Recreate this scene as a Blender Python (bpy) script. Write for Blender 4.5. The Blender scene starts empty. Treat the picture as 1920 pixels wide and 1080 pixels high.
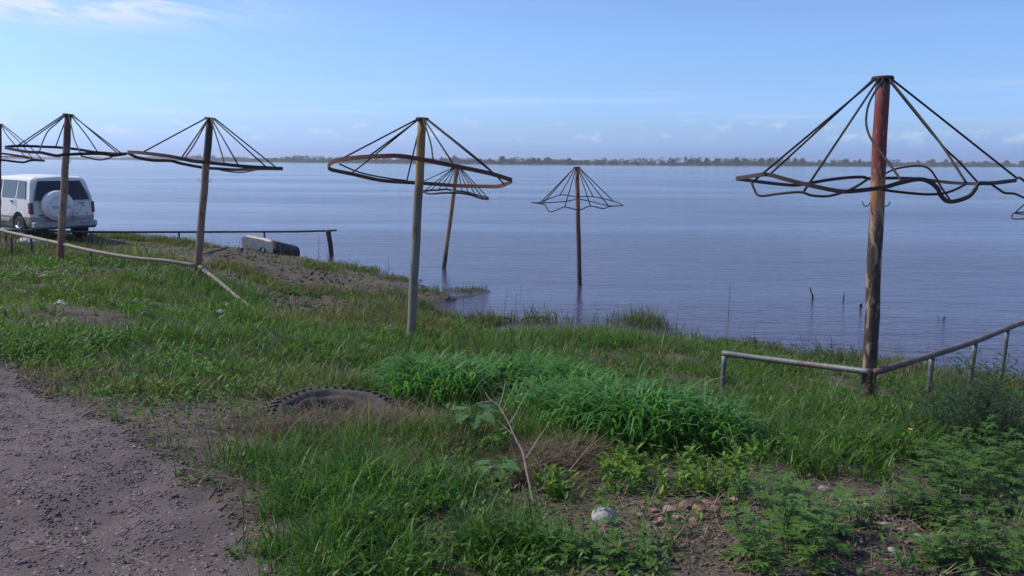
import bpy, bmesh, math, random
import numpy as np
from mathutils import Vector, Matrix

R = math.radians
rnd = random.Random(7)
rng = np.random.default_rng(11)
SC = bpy.context.scene
COL = SC.collection

# ------------------------------------------------------------------ camera
CAM_H = 3.25                      # metres above the water (about 1.6 m above the road)
F = 1600.0                        # focal length in photo pixels (1920 wide)
cam_data = bpy.data.cameras.new("camera")
cam_data.sensor_width = 36.0
cam_data.lens = 36.0 * F / 1920.0
cam_data.clip_start = 0.05
cam_data.clip_end = 9000.0
cam = bpy.data.objects.new("camera", cam_data)
COL.objects.link(cam)
PITCH = math.atan(237.0 / F)
CM = Matrix.Rotation(math.pi / 2 - PITCH, 4, 'X') @ Matrix.Rotation(R(0.4), 4, 'Z')
CM.translation = Vector((0, 0, CAM_H))
cam.matrix_world = CM
SC.camera = cam

# ------------------------------------------------------------------ sky, sun, exposure
SUN_EL, SUN_AZ = R(48), R(-76)    # azimuth from +Y, negative = left of the view
world = bpy.data.worlds.new("World")
SC.world = world
world.use_nodes = True
def build_world():
    nt = world.node_tree; N = nt.nodes; L = nt.links
    N.clear()
    out = N.new('ShaderNodeOutputWorld'); bg = N.new('ShaderNodeBackground')
    sky = N.new('ShaderNodeTexSky'); sky.sky_type = 'NISHITA'; sky.sun_disc = False
    sky.sun_elevation = SUN_EL; sky.sun_rotation = SUN_AZ
    sky.altitude = 50; sky.air_density = 1.0; sky.dust_density = 1.6; sky.ozone_density = 1.6
    bg.inputs['Strength'].default_value = 0.13
    tint = N.new('ShaderNodeMix'); tint.data_type = 'RGBA'; tint.blend_type = 'MULTIPLY'
    tint.inputs['Factor'].default_value = 1.0
    tint.inputs['B'].default_value = (0.80, 0.92, 1.16, 1)
    L.new(sky.outputs[0], tint.inputs['A'])
    tc = N.new('ShaderNodeTexCoord')
    sep = N.new('ShaderNodeSeparateXYZ'); L.new(tc.outputs['Generated'], sep.inputs[0])
    # the air low over the river is bluish rather than sandy: cooler balance towards the horizon all round
    tm = N.new('ShaderNodeValToRGB'); cr = tm.color_ramp; cr.interpolation = 'EASE'
    cr.elements.new(0.5); cr.elements.new(0.5)
    for e, (p, c) in zip(cr.elements, ((0.0, (0.87, 1.40, 3.2)), (0.045, (0.78, 1.14, 2.05)), (0.10, (0.75, 1.02, 1.58)), (0.22, (0.75, 0.94, 1.32)))):
        e.position = p; e.color = c + (1.0,)
    L.new(sep.outputs[2], tm.inputs['Fac'])
    L.new(tm.outputs['Color'], tint.inputs['B'])
    def math_(op, a, b=None, c=None, clamp=False):
        n = N.new('ShaderNodeMath'); n.operation = op; n.use_clamp = clamp
        for i, v in enumerate((a, b, c)):
            if v is None: continue
            if isinstance(v, (int, float)): n.inputs[i].default_value = v
            else: L.new(v, n.inputs[i])
        return n.outputs[0]
    az = math_('ARCTAN2', sep.outputs[0], sep.outputs[1])
    el = math_('ARCSINE', sep.outputs[2])
    def comb(a, b, c=0.0):
        n = N.new('ShaderNodeCombineXYZ')
        for i, v in enumerate((a, b, c)):
            if isinstance(v, (int, float)): n.inputs[i].default_value = v
            else: L.new(v, n.inputs[i])
        return n.outputs[0]
    def noise(vec, sc, det=5, rough=0.55, dist=0.0):
        n = N.new('ShaderNodeTexNoise'); n.inputs['Scale'].default_value = sc
        n.inputs['Detail'].default_value = det; n.inputs['Roughness'].default_value = rough
        n.inputs['Distortion'].default_value = dist
        L.new(vec, n.inputs['Vector']); return n.outputs['Fac']
    def ramp(v, a, b):
        n = N.new('ShaderNodeMapRange'); n.interpolation_type = 'SMOOTHSTEP'
        L.new(v, n.inputs['Value']); n.inputs['From Min'].default_value = a; n.inputs['From Max'].default_value = b
        return n.outputs['Result']
    def band(c, w):
        d = math_('DIVIDE', math_('SUBTRACT', el, c), w)
        return math_('EXPONENT', math_('MULTIPLY', math_('MULTIPLY', d, d), -1.0))
    # small fair-weather puffs low over the far bank, and long thin streaks above them
    puff = math_('MULTIPLY', ramp(noise(comb(az, math_('MULTIPLY', el, 2.3)), 24, 6, 0.6), 0.53, 0.70), band(R(2.0), R(0.75)))
    streak = math_('MULTIPLY', ramp(noise(comb(math_('MULTIPLY', az, 2.2), math_('MULTIPLY', el, 42.0), 3.0), 1.6, 5, 0.55), 0.5, 0.78), band(R(3.3), R(1.6)))
    # cirrus strengthened overhead, out of view, for neutral fill; visible bank at upper left
    q = math_('ADD', sep.outputs[2], 0.08)
    cv = comb(math_('DIVIDE', sep.outputs[0], q), math_('DIVIDE', math_('MULTIPLY', sep.outputs[1], 2.2), q), 1.7)
    fill_cir = math_('MULTIPLY', ramp(noise(cv, 0.9, 7, 0.62, 0.6), 0.40, 0.8), ramp(sep.outputs[2], 0.10, 0.45))
    da = math_('DIVIDE', math_('ADD', az, R(29.0)), R(9.0)); de = math_('DIVIDE', math_('SUBTRACT', el, R(9.0)), R(1.1))
    g = math_('EXPONENT', math_('MULTIPLY', math_('ADD', math_('MULTIPLY', da, da), math_('MULTIPLY', de, de)), -1.0))
    cn = ramp(noise(comb(math_('MULTIPLY', az, 6.0), math_('ADD', math_('MULTIPLY', el, 46.0), math_('MULTIPLY', az, 5.0)), 0.4), 1.1, 7, 0.6, 0.8), 0.36, 0.60)
    tot = math_('ADD', math_('ADD', math_('MULTIPLY', puff, 0.55), math_('MULTIPLY', streak, 0.38)),
                math_('ADD', math_('MULTIPLY', fill_cir, 0.6), math_('MULTIPLY', math_('MULTIPLY', g, cn), 1.9)), clamp=True)
    mix = N.new('ShaderNodeMix'); mix.data_type = 'RGBA'
    L.new(tot, mix.inputs['Factor']); L.new(tint.outputs['Result'], mix.inputs['A'])
    mix.inputs['B'].default_value = (5.6, 6.4, 7.6, 1)
    L.new(mix.outputs['Result'], bg.inputs['Color'])
    L.new(bg.outputs[0], out.inputs['Surface'])
build_world()
sun_d = bpy.data.lights.new("sun", 'SUN')
sun_d.energy = 4.0; sun_d.angle = R(2.5); sun_d.color = (1.0, 0.92, 0.80)
sun = bpy.data.objects.new("sun", sun_d); COL.objects.link(sun)
sun_dir = Vector((math.sin(SUN_AZ) * math.cos(SUN_EL), math.cos(SUN_AZ) * math.cos(SUN_EL), math.sin(SUN_EL)))
sun.rotation_euler = sun_dir.to_track_quat('Z', 'Y').to_euler()
sun.location = sun_dir * 60
vs = SC.view_settings
vs.view_transform = 'Standard'; vs.look = 'None'; vs.gamma = 1.0; vs.exposure = 0.0; vs.use_curve_mapping = False
SC.cycles.use_denoising = True
SC.cycles.max_bounces = 8
SC.cycles.volume_bounces = 0
SC.cycles.transparent_max_bounces = 8

# ------------------------------------------------------------------ helpers: pixels of the photograph to metres
def ray(px, py):
    return (CM.to_3x3() @ Vector(((px - 960) / F, -(py - 540) / F, -1.0)))
def at(px, py, d):
    r = ray(px, py); return Vector((0, 0, CAM_H)) + r * (d / r.y)
def onz(px, py, z):
    r = ray(px, py); return Vector((0, 0, CAM_H)) + r * ((z - CAM_H) / r.z)

# ------------------------------------------------------------------ helpers: objects
def tag(o, label=None, cat=None, group=None, kind=None):
    if label: o['label'] = label
    if cat: o['category'] = cat
    if group: o['group'] = group
    if kind: o['kind'] = kind
    return o
def empty(name, loc, label, cat, group=None, rz=0.0):
    o = bpy.data.objects.new(name, None); COL.objects.link(o)
    o.empty_display_size = 0.1
    o.location = loc; o.rotation_euler = (0, 0, rz)
    return tag(o, label, cat, group)
def link(name, me, parent=None, mats=None, smooth=False):
    o = bpy.data.objects.new(name, me); COL.objects.link(o)
    if mats is not None:
        for m in (mats if isinstance(mats, (list, tuple)) else [mats]): me.materials.append(m)
    if smooth: me.polygons.foreach_set('use_smooth', [True] * len(me.polygons))
    if parent: o.parent = parent
    return o
class MB:
    """collects verts / faces / material indices for ONE mesh"""
    def __init__(s): s.v = []; s.f = []; s.m = []
    def add(s, vs, fs, mi=0):
        b = len(s.v); s.v += [tuple(p) for p in vs]
        s.f += [tuple(i + b for i in f) for f in fs]; s.m += [mi] * len(fs); return s
    def box(s, c, d, mi=0, bev=0.0, rot=None):
        bm = bmesh.new(); bmesh.ops.create_cube(bm, size=1.0)
        for v in bm.verts: v.co = Vector((v.co.x * d[0], v.co.y * d[1], v.co.z * d[2]))
        if bev > 0: bmesh.ops.bevel(bm, geom=bm.edges[:], offset=bev, segments=2, affect='EDGES', profile=0.5)
        Rm = rot.to_3x3() if rot is not None else Matrix.Identity(3)
        s.add([Rm @ v.co + Vector(c) for v in bm.verts], [[v.index for v in f.verts] for f in bm.faces], mi) if not bm.verts.index_update() else None
        bm.free(); return s
    def tube(s, pts, r, n=8, mi=0, cap=True, flat=None):
        """pts polyline, r radius or list; flat=(w,h) makes a flat bar with its height along z"""
        pts = [Vector(p) for p in pts]; k = len(pts)
        rs = r if isinstance(r, (list, tuple)) else [r] * k
        rings = []; up = None
        for i, p in enumerate(pts):
            t = (pts[min(i + 1, k - 1)] - pts[max(i - 1, 0)])
            if t.length < 1e-9: t = Vector((0, 0, 1))
            t.normalize()
            if flat:
                side = t.cross(Vector((0, 0, 1)))
                side = side.normalized() if side.length > 1e-6 else Vector((1, 0, 0))
                upv = side.cross(t).normalized()
                w, h = flat
                rings.append([p + side * a * w / 2 + upv * b * h / 2 for a, b in ((1, 1), (-1, 1), (-1, -1), (1, -1))])
            else:
                if up is None:
                    ref = Vector((0, 0, 1)) if abs(t.z) < 0.9 else Vector((1, 0, 0))
                    up = (ref - t * ref.dot(t)).normalized()
                else:
                    up = up - t * up.dot(t); up = up.normalized() if up.length > 1e-6 else t.orthogonal().normalized()
                sd = t.cross(up)
                rings.append([p + (up * math.cos(a) + sd * math.sin(a)) * rs[i] for a in [2 * math.pi * j / n for j in range(n)]])
        m = 4 if flat else n
        vs = [q for ring in rings for q in ring]; fs = []
        for i in range(k - 1):
            for j in range(m):
                fs.append((i * m + j, i * m + (j + 1) % m, (i + 1) * m + (j + 1) % m, (i + 1) * m + j))
        if cap: fs.append(tuple(range(m - 1, -1, -1))); fs.append(tuple((k - 1) * m + j for j in range(m)))
        return s.add(vs, fs, mi)
    def mesh(s, name):
        me = bpy.data.meshes.new(name); me.from_pydata(s.v, [], s.f)
        if len(set(s.m)) > 1: me.polygons.foreach_set('material_index', s.m)
        me.update(); return me
    def build(s, name, mats, parent=None, smooth=False):
        return link(name, s.mesh(name), parent, mats, smooth)
def rel(pts, o): return [Vector(p) - Vector(o) for p in pts]
def smooth_line(pts, sub=4):
    """Catmull-Rom through the points"""
    pts = [Vector(p) for p in pts]; out = []
    for i in range(len(pts) - 1):
        p0 = pts[max(i - 1, 0)]; p1 = pts[i]; p2 = pts[i + 1]; p3 = pts[min(i + 2, len(pts) - 1)]
        for j in range(sub):
            t = j / sub
            out.append(0.5 * ((2 * p1) + (p2 - p0) * t + (2 * p0 - 5 * p1 + 4 * p2 - p3) * t * t + (3 * p1 - p0 - 3 * p2 + p3) * t ** 3))
    out.append(pts[-1]); return out

# ------------------------------------------------------------------ helpers: materials
class NT:
    def __init__(s, name):
        s.mat = bpy.data.materials.new(name); s.mat.use_nodes = True
        s.nt = s.mat.node_tree; s.N = s.nt.nodes; s.L = s.nt.links
        s.bsdf = s.N['Principled BSDF']; s.out = s.N['Material Output']
        s.tc = s.N.new('ShaderNodeTexCoord')
    def set(s, sock, v):
        if isinstance(v, (int, float)): sock.default_value = v
        elif isinstance(v, tuple): sock.default_value = v if len(v) == len(sock.default_value) else v + (1.0,)
        else: s.L.new(v, sock)
    def noise(s, scale, det=4, rough=0.55, vec=None, dist=0.0):
        n = s.N.new('ShaderNodeTexNoise'); s.set(n.inputs['Scale'], scale); s.set(n.inputs['Detail'], det)
        s.set(n.inputs['Roughness'], rough); s.set(n.inputs['Distortion'], dist)
        s.L.new(vec if vec is not None else s.tc.outputs['Object'], n.inputs['Vector']); return n.outputs['Fac']
    def mapping(s, scale=(1, 1, 1), rot=(0, 0, 0), vec=None):
        n = s.N.new('ShaderNodeMapping'); n.inputs['Scale'].default_value = scale; n.inputs['Rotation'].default_value = rot
        s.L.new(vec if vec is not None else s.tc.outputs['Object'], n.inputs['Vector']); return n.outputs[0]
    def rng(s, v, a, b, lo=0.0, hi=1.0, smooth=True):
        n = s.N.new('ShaderNodeMapRange'); n.interpolation_type = 'SMOOTHSTEP' if smooth else 'LINEAR'
        s.set(n.inputs['Value'], v); s.set(n.inputs['From Min'], a); s.set(n.inputs['From Max'], b)
        s.set(n.inputs['To Min'], lo); s.set(n.inputs['To Max'], hi); return n.outputs['Result']
    def mix(s, f, a, b, mode='MIX'):
        n = s.N.new('ShaderNodeMix'); n.data_type = 'RGBA'; n.blend_type = mode
        s.set(n.inputs['Factor'], f); s.set(n.inputs['A'], a); s.set(n.inputs['B'], b); return n.outputs['Result']
    def math(s, op, a, b=0.0, clamp=False):
        n = s.N.new('ShaderNodeMath'); n.operation = op; n.use_clamp = clamp
        s.set(n.inputs[0], a); s.set(n.inputs[1], b); return n.outputs[0]
    def ramp(s, v, stops):
        n = s.N.new('ShaderNodeValToRGB'); cr = n.color_ramp
        while len(cr.elements) < len(stops): cr.elements.new(0.5)
        for e, (p, c) in zip(cr.elements, stops): e.position = p; e.color = c + (1.0,)
        s.set(n.inputs['Fac'], v); return n.outputs['Color']
    def attr(s, name):
        n = s.N.new('ShaderNodeAttribute'); n.attribute_name = name; return n.outputs['Color']
    def bump(s, h, strength=0.5, dist=0.02, normal=None):
        n = s.N.new('ShaderNodeBump'); s.set(n.inputs['Strength'], strength); s.set(n.inputs['Distance'], dist)
        s.L.new(h, n.inputs['Height'])
        if normal is not None: s.L.new(normal, n.inputs['Normal'])
        return n.outputs['Normal']
    def done(s, col=None, rough=None, normal=None, metal=None, spec=None):
        if col is not None: s.set(s.bsdf.inputs['Base Color'], col)
        if rough is not None: s.set(s.bsdf.inputs['Roughness'], rough)
        if normal is not None: s.L.new(normal, s.bsdf.inputs['Normal'])
        if metal is not None: s.set(s.bsdf.inputs['Metallic'], metal)
        if spec is not None: s.set(s.bsdf.inputs['Specular IOR Level'], spec)
        return s.mat
def worn(name, base, second, scale=6, rough=0.75, lo=0.45, hi=0.65, bump=0.3, metal=0.0, grain=40):
    m = NT(name); f = m.rng(m.noise(scale, 5, 0.6), lo, hi)
    c = m.mix(f, base, second); c = m.mix(m.rng(m.noise(grain, 3), 0.3, 0.7, 0.0, 0.35), c, tuple(x * 0.55 for x in base))
    return m.done(c, rough, m.bump(m.noise(grain, 4), bump, 0.004), metal)
def plain(name, col, rough=0.6, metal=0.0, var=0.12, scale=14):
    m = NT(name); c = m.mix(m.rng(m.noise(scale, 4), 0.3, 0.7), tuple(x * (1 - var) for x in col), tuple(min(1, x * (1 + var)) for x in col))
    return m.done(c, rough, None, metal)
def foliage_mat(name, trans=0.45, rough=0.45):
    m = NT(name); col = m.attr('Col')
    m.done(col, rough, spec=0.25)
    tr = m.N.new('ShaderNodeBsdfTranslucent')
    tcol = m.mix(1.0, col, (1.15, 1.35, 0.55), 'MULTIPLY'); m.L.new(tcol, tr.inputs['Color'])
    mx = m.N.new('ShaderNodeMixShader'); mx.inputs[0].default_value = trans
    m.L.new(m.bsdf.outputs[0], mx.inputs[1]); m.L.new(tr.outputs[0], mx.inputs[2]); m.L.new(mx.outputs[0], m.out.inputs['Surface'])
    return m.mat

# ------------------------------------------------------------------ numpy value noise
def vnoise(x, y, seed=0):
    xi = np.floor(x).astype(np.int64); yi = np.floor(y).astype(np.int64); xf = x - xi; yf = y - yi
    def h(a, b):
        n = (a * 374761393 + b * 668265263 + seed * 974634777) & 0x7fffffff
        n = ((n ^ (n >> 13)) * 1274126177) & 0x7fffffff
        return ((n ^ (n >> 16)) & 0xffff) / 65535.0
    u = xf * xf * (3 - 2 * xf); v = yf * yf * (3 - 2 * yf)
    return (h(xi, yi) * (1 - u) + h(xi + 1, yi) * u) * (1 - v) + (h(xi, yi + 1) * (1 - u) + h(xi + 1, yi + 1) * u) * v
def fbm(x, y, seed=0, octv=4):
    s = 0; a = 0.5; t = 0
    for o in range(octv):
        s = s + a * vnoise(x * 2 ** o + 17.3 * o, y * 2 ** o - 9.1 * o, seed + o); t += a; a *= 0.5
    return s / t

# ------------------------------------------------------------------ terrain height
CTRL_PIX = [
 (0,1080,1.65),(480,1080,1.64),(960,1080,1.6),(1500,1080,1.6),(1919,1080,1.56),(0,850,1.65),(300,850,1.62),(0,690,1.62),(200,760,1.6),
 (600,850,1.55),(960,850,1.50),(1300,850,1.45),(1700,880,1.45),(1919,860,1.40),(1300,960,1.56),(1628,748,1.27),(1357,737,1.05),
 (1747,755,1.1),(1825,740,.85),(1900,735,.72),(1400,700,.80),(1100,700,1.05),(960,740,1.25),(1200,650,.50),(1500,690,.62),
 (1919,724,0),(1750,700,0),(1628,681,0),(1500,661,0),(1400,649,0),(1270,636,0),(1150,615,0),(1060,606,0),(960,604,0),(880,604,0),
 (832,614,0),(820,596,0),(822,571,0),(845,559,0),(870,553,0),(900,549.5,0),(919,545,0),(905,542,0),(870,543,0),(840,541,0),(800,533,0),(770,523,0),
 (740,516,0),(690,511,0),(640,498,0),(600,490,0),(560,481,0),(875,548,.09),(845,550,.13),(905,545.5,.05),(815,550,.16),
 (190,441,.80),(260,450,.66),(330,458,.58),(400,463,.48),(450,466,.42),(500,474,.28),
 (935,575,-.25),(880,575,-.18),(855,590,-.18),(970,570,-.4),(905,530,-.35),(850,522,-.35),(790,508,-.35),(945,541,-.35),
 (700,530,.15),(640,520,.30),(600,510,.30),(545,520,.5),(480,500,.70),(440,480,.62),(545,550,.65),(480,560,.85),(620,560,.45),(700,560,.36),
 (760,545,.20),(790,575,.34),(760,590,.52),(700,600,.72),(640,610,.85),(560,600,.95),(478,588,.97),(770,642,.95),(850,640,.68),(920,640,.55),(1000,650,.62),
 (372,518,1.2),(110,502,1.28),(250,520,1.28),(170,515,1.3),(0,520,1.35),(0,465,1.05),(170,467,.85),(335,470,.80),(255,470,.85),
 (300,600,1.3),(150,600,1.42),(0,600,1.5),(400,680,1.35),(600,700,1.3),(770,700,1.15),
 (1700,650,-.45),(1400,610,-.45),(1200,590,-.38),(1050,570,-.45),(1000,500,-.9),(700,480,-.6),(640,470,-.6),(560,462,-.6)]
CTRL_W = [(-8,-3,1.7),(0,-5,1.75),(8,-4,1.7),(6,3,1.55),(10,5,1.15),(13,9,.35),(16,10,0),(22,12,-.5),(-8,4,1.66),(-14,6,1.6),(-16,12,1.5),(-24,20,1.25),
 (-30,29,.9),(-12.5,24,.93),(-14.5,26,.93),(-17,27,.93),(-24,27,.95),(-12,31,-.4),(-9,31,-.4),(-18,34,-.4),(-30,38,-.5),(-7,34,-.7),(0,40,-1.2),(12,30,-1.2),(25,40,-1.3),(-20,45,-1.2),
 (-40,10,1.6),(-40,-10,1.8),(30,-10,1.6),(30,4,.4),(38,10,-.5)]
CP = [tuple(onz(a, b, c)) for a, b, c in CTRL_PIX] + [tuple(map(float, c)) for c in CTRL_W]
CP = np.array(CP)
def _phi(r2): return np.where(r2 > 1e-9, 0.5 * r2 * np.log(np.maximum(r2, 1e-9)), 0.0)
def _fit():
    X = CP[:, :2]; n = len(X)
    K = _phi(((X[:, None] - X[None]) ** 2).sum(-1)) + np.eye(n) * 0.02
    Pm = np.c_[np.ones(n), X]; A = np.zeros((n + 3, n + 3)); A[:n, :n] = K; A[:n, n:] = Pm; A[n:, :n] = Pm.T
    return np.linalg.solve(A, np.r_[CP[:, 2], 0, 0, 0])
_W = _fit()
def base_height(x, y):
    x = np.asarray(x, float).ravel(); y = np.asarray(y, float).ravel()
    cx = np.clip(x, -40, 36); cy = np.clip(y, -9, 44); out = np.empty(len(cx))
    for i in range(0, len(cx), 40000):
        a = cx[i:i + 40000]; b = cy[i:i + 40000]
        r2 = (a[:, None] - CP[None, :, 0]) ** 2 + (b[:, None] - CP[None, :, 1]) ** 2
        out[i:i + 40000] = _phi(r2) @ _W[:-3] + _W[-3] + _W[-2] * a + _W[-1] * b
    return np.clip(out, -1.5, 1.85)
MUD = [(600,520,3.2),(690,525,2.6),(545,552,2.2),(480,490,2.4),(640,590,1.5),(850,548,1.0),(760,600,.8),(430,470,2.2),(720,575,1.0),(560,585,1.2),(470,540,1.3),(400,500,1.0)]
MUD_W = [(onz(a, b, .55 if a > 300 else 1.4), r) for a, b, r in MUD]
def mudness(x, y):
    m = np.zeros_like(x)
    for p, r in MUD_W: m = np.maximum(m, np.exp(-((x - p.x) ** 2 + (y - p.y) ** 2) / (r * r)))
    return m
BANK = onz(140, 598, 1.42); BANK_H = .10
def height(x, y):
    x = np.asarray(x, float).ravel(); y = np.asarray(y, float).ravel()
    z = base_height(x, y)
    near = np.exp(-np.maximum(0, np.hypot(x + 3, y - 10) - 22) / 20.0)
    amp = np.clip((z + 0.12) / 0.5, 0.25, 1.0) * near
    z = z + amp * ((fbm(x * 0.9, y * 0.9, 3) - 0.5) * 0.16 + (fbm(x * 3.1, y * 3.1, 9) - 0.5) * 0.075)
    z = z + BANK_H * np.exp(-((x - BANK.x) / 1.3) ** 2 - ((y - BANK.y) / .42) ** 2)
    rd = road_mask(x, y)
    z = z + (1 - rd) * amp * (fbm(x * 9, y * 9, 21, 3) - 0.5) * (0.035 + 0.05 * mudness(x, y)) + amp * mudness(x, y) * (fbm(x * 2.4, y * 2.4, 160) - .5) * .20
    return z
ROAD_EDGE = [onz(a, b, z) for a, b, z in ((-500,600,1.6),(-200,640,1.62),(0,690,1.62),(130,762,1.6),(260,835,1.62),(340,905,1.62),(420,1000,1.63),(500,1090,1.64))] + [Vector((-1.0, 1.0, 1.6)), Vector((-0.2, -3, 1.7)), Vector((0.5, -9, 1.7))]
_re = np.array([(p.y, p.x) for p in ROAD_EDGE]); _re = _re[np.argsort(_re[:, 0])]
def road_mask(x, y):
    ex = np.interp(y, _re[:, 0], _re[:, 1])
    ex = ex + (fbm(x * 1.3, y * 1.3, 40) - 0.5) * 1.1
    d = np.where(y > 8.2, -1.0, ex - x)          # >0 on the road
    return np.clip(d / 0.35 + 0.5, 0, 1)
def hz(x, y): return float(height([x], [y])[0])
def ground(px, py):
    """first point of the terrain on the ray through a photo pixel"""
    r = ray(px, py); r = r / r.y
    ds = np.concatenate([np.arange(2.2, 14, 0.04), np.arange(14, 45, 0.1)])
    zs = CAM_H + r.z * ds; g = base_height(r.x * ds, ds)
    k = np.nonzero(g >= zs)[0]
    d = ds[k[0]] if len(k) else ds[-1]
    return Vector((r.x * d, d, hz(r.x * d, d)))

# ------------------------------------------------------------------ ground sheet
def axis(parts):
    out = [parts[0][0]]
    for a, b, st in parts:
        n = max(1, int(round((b - a) / st))); out += list(np.linspace(a, b, n + 1)[1:])
    return np.array(out)
gx = axis([(-600, -60, 45), (-60, -26, 2.0), (-26, -9, .2), (-9, -4.5, .1), (-4.5, 5, .055), (5, 9, .12), (9, 20, .4), (20, 60, 4), (60, 600, 45)])
gy = axis([(-380, -40, 40), (-40, -4, 3), (-4, 1.5, .4), (1.5, 9, .055), (9, 20, .1), (20, 34, .2), (34, 50, 1.0)])
GX, GY = np.meshgrid(gx, gy)
HZ = height(GX, GY).reshape(GX.shape)
def grid_mesh(name, X, Y, Z, keep=None):
    ny, nx = X.shape
    idx = np.arange(nx * ny).reshape(ny, nx)
    q = np.stack([idx[:-1, :-1], idx[:-1, 1:], idx[1:, 1:], idx[1:, :-1]], -1).reshape(-1, 4)
    co = np.stack([X, Y, Z], -1).reshape(-1, 3)
    if keep is not None:
        q = q[keep.ravel()]
        used = np.unique(q); remap = -np.ones(len(co), int); remap[used] = np.arange(len(used)); co = co[used]; q = remap[q]
    return np_mesh(name, co, quads=q, smooth=True)
def np_mesh(name, co, quads=None, tris=None, smooth=False, col=None):
    me = bpy.data.meshes.new(name)
    nq = 0 if quads is None else len(quads); ntri = 0 if tris is None else len(tris)
    loops = np.concatenate([a.ravel() for a in (quads, tris) if a is not None]).astype(np.int32)
    me.vertices.add(len(co)); me.vertices.foreach_set('co', np.asarray(co, np.float32).ravel())
    me.loops.add(len(loops)); me.loops.foreach_set('vertex_index', loops)
    me.polygons.add(nq + ntri)
    st = np.concatenate([np.arange(nq) * 4, nq * 4 + np.arange(ntri) * 3]).astype(np.int32)
    me.polygons.foreach_set('loop_start', st)
    if smooth: me.polygons.foreach_set('use_smooth', np.ones(nq + ntri, bool))
    if col is not None:
        a = me.color_attributes.new('Col', 'FLOAT_COLOR', 'POINT')
        c = np.ones((len(co), 4), np.float32); c[:, :3] = col; a.data.foreach_set('color', c.ravel())
    me.update(calc_edges=True); me.validate(); return me
def soil_mat():
    m = NT('soil'); o = m.tc.outputs['Object']
    big = m.noise(0.7, 5, 0.6); mid = m.noise(5, 6, 0.65); fine = m.noise(38, 5, 0.7)
    c = m.mix(m.rng(big, .35, .65), (0.066, 0.047, 0.036), (0.100, 0.076, 0.060))
    c = m.mix(m.rng(mid, .45, .7), c, (0.036, 0.026, 0.021))
    c = m.mix(m.rng(fine, .55, .75, 0, .6), c, (0.15, 0.12, 0.09))
    c = m.mix(m.rng(m.noise(1.6, 5, .6), .56, .72, 0, .6), c, (0.065, 0.075, 0.032))
    sep = m.N.new('ShaderNodeSeparateXYZ'); m.L.new(o, sep.inputs[0])
    wet = m.rng(sep.outputs[2], 0.02, 0.16, 1.0, 0.0)       # wet mud at the waterline is darker and glossier
    c = m.mix(wet, c, (0.045, 0.034, 0.030))
    h = m.math('ADD', m.math('MULTIPLY', mid, 0.6), m.math('MULTIPLY', fine, 0.5))
    return m.done(c, m.rng(wet, 0, 1, .92, .45), m.bump(h, 1.0, 0.035))
M_SOIL = soil_mat()
tag(link('ground', grid_mesh('ground', GX, GY, HZ), None, M_SOIL), kind='structure')
def gravel_mat():
    m = NT('gravel_road'); fine = m.noise(55, 5, .7); mid = m.noise(4, 5, .6)
    v = m.N.new('ShaderNodeTexVoronoi'); v.inputs['Scale'].default_value = 70; m.L.new(m.tc.outputs['Object'], v.inputs['Vector'])
    c = m.mix(m.rng(mid, .35, .65), (0.076, 0.056, 0.056), (0.106, 0.080, 0.078))
    c = m.mix(m.rng(fine, .4, .7, 0, .7), c, (0.056, 0.041, 0.041))
    c = m.mix(m.rng(m.noise(140, 2), .62, .75, 0, .7), c, (0.20, 0.175, 0.16))
    return m.done(c, .95, m.bump(m.math('ADD', v.outputs['Distance'], fine), .3, .006))
M_ROAD = gravel_mat()
mx = (GX[:-1, :-1] + GX[1:, 1:]) / 2; my = (GY[:-1, :-1] + GY[1:, 1:]) / 2
keep = (road_mask(mx.ravel(), my.ravel()) > 0.5).reshape(mx.shape) & (my > -40) & (mx > -60)
tag(link('gravel_road', grid_mesh('gravel_road', GX, GY, HZ + 0.005, keep), None, M_ROAD), kind='structure')

# ------------------------------------------------------------------ river
def water_mat():
    m = NT('river_water'); o = m.tc.outputs['Object']
    n1 = m.noise(0.55, 3, .5, m.mapping((0.45, 1.15, 1), (0, 0, R(-6))))
    n2 = m.noise(2.4, 4, .6, m.mapping((0.42, 1.2, 1), (0, 0, R(4))))
    n3 = m.noise(11, 3, .6, m.mapping((0.5, 1.1, 1), (0, 0, R(-3))))
    gust = m.rng(m.noise(0.05, 4, .6, m.mapping((0.25, 1.0, 1))), .36, .66, .22, 1.05)
    h = m.math('ADD', m.math('MULTIPLY', n1, .45), m.math('ADD', m.math('MULTIPLY', n2, .42), m.math('MULTIPLY', n3, .12)))
    h = m.math('MULTIPLY', h, gust)
    m.set(m.bsdf.inputs['IOR'], 1.33)
    return m.done(m.mix(m.rng(m.noise(.03, 3), .4, .6), (0.048, 0.038, 0.074), (0.062, 0.047, 0.082)), 0.10, m.bump(h, 1.0, 0.22))
wx = axis([(-3100, 3100, 1550)]); wy = axis([(3, 3300, 1648)])
WX, WY = np.meshgrid(wx, wy)
tag(link('river_water', grid_mesh('river_water', WX, WY, WX * 0), None, water_mat()), kind='structure')

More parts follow.
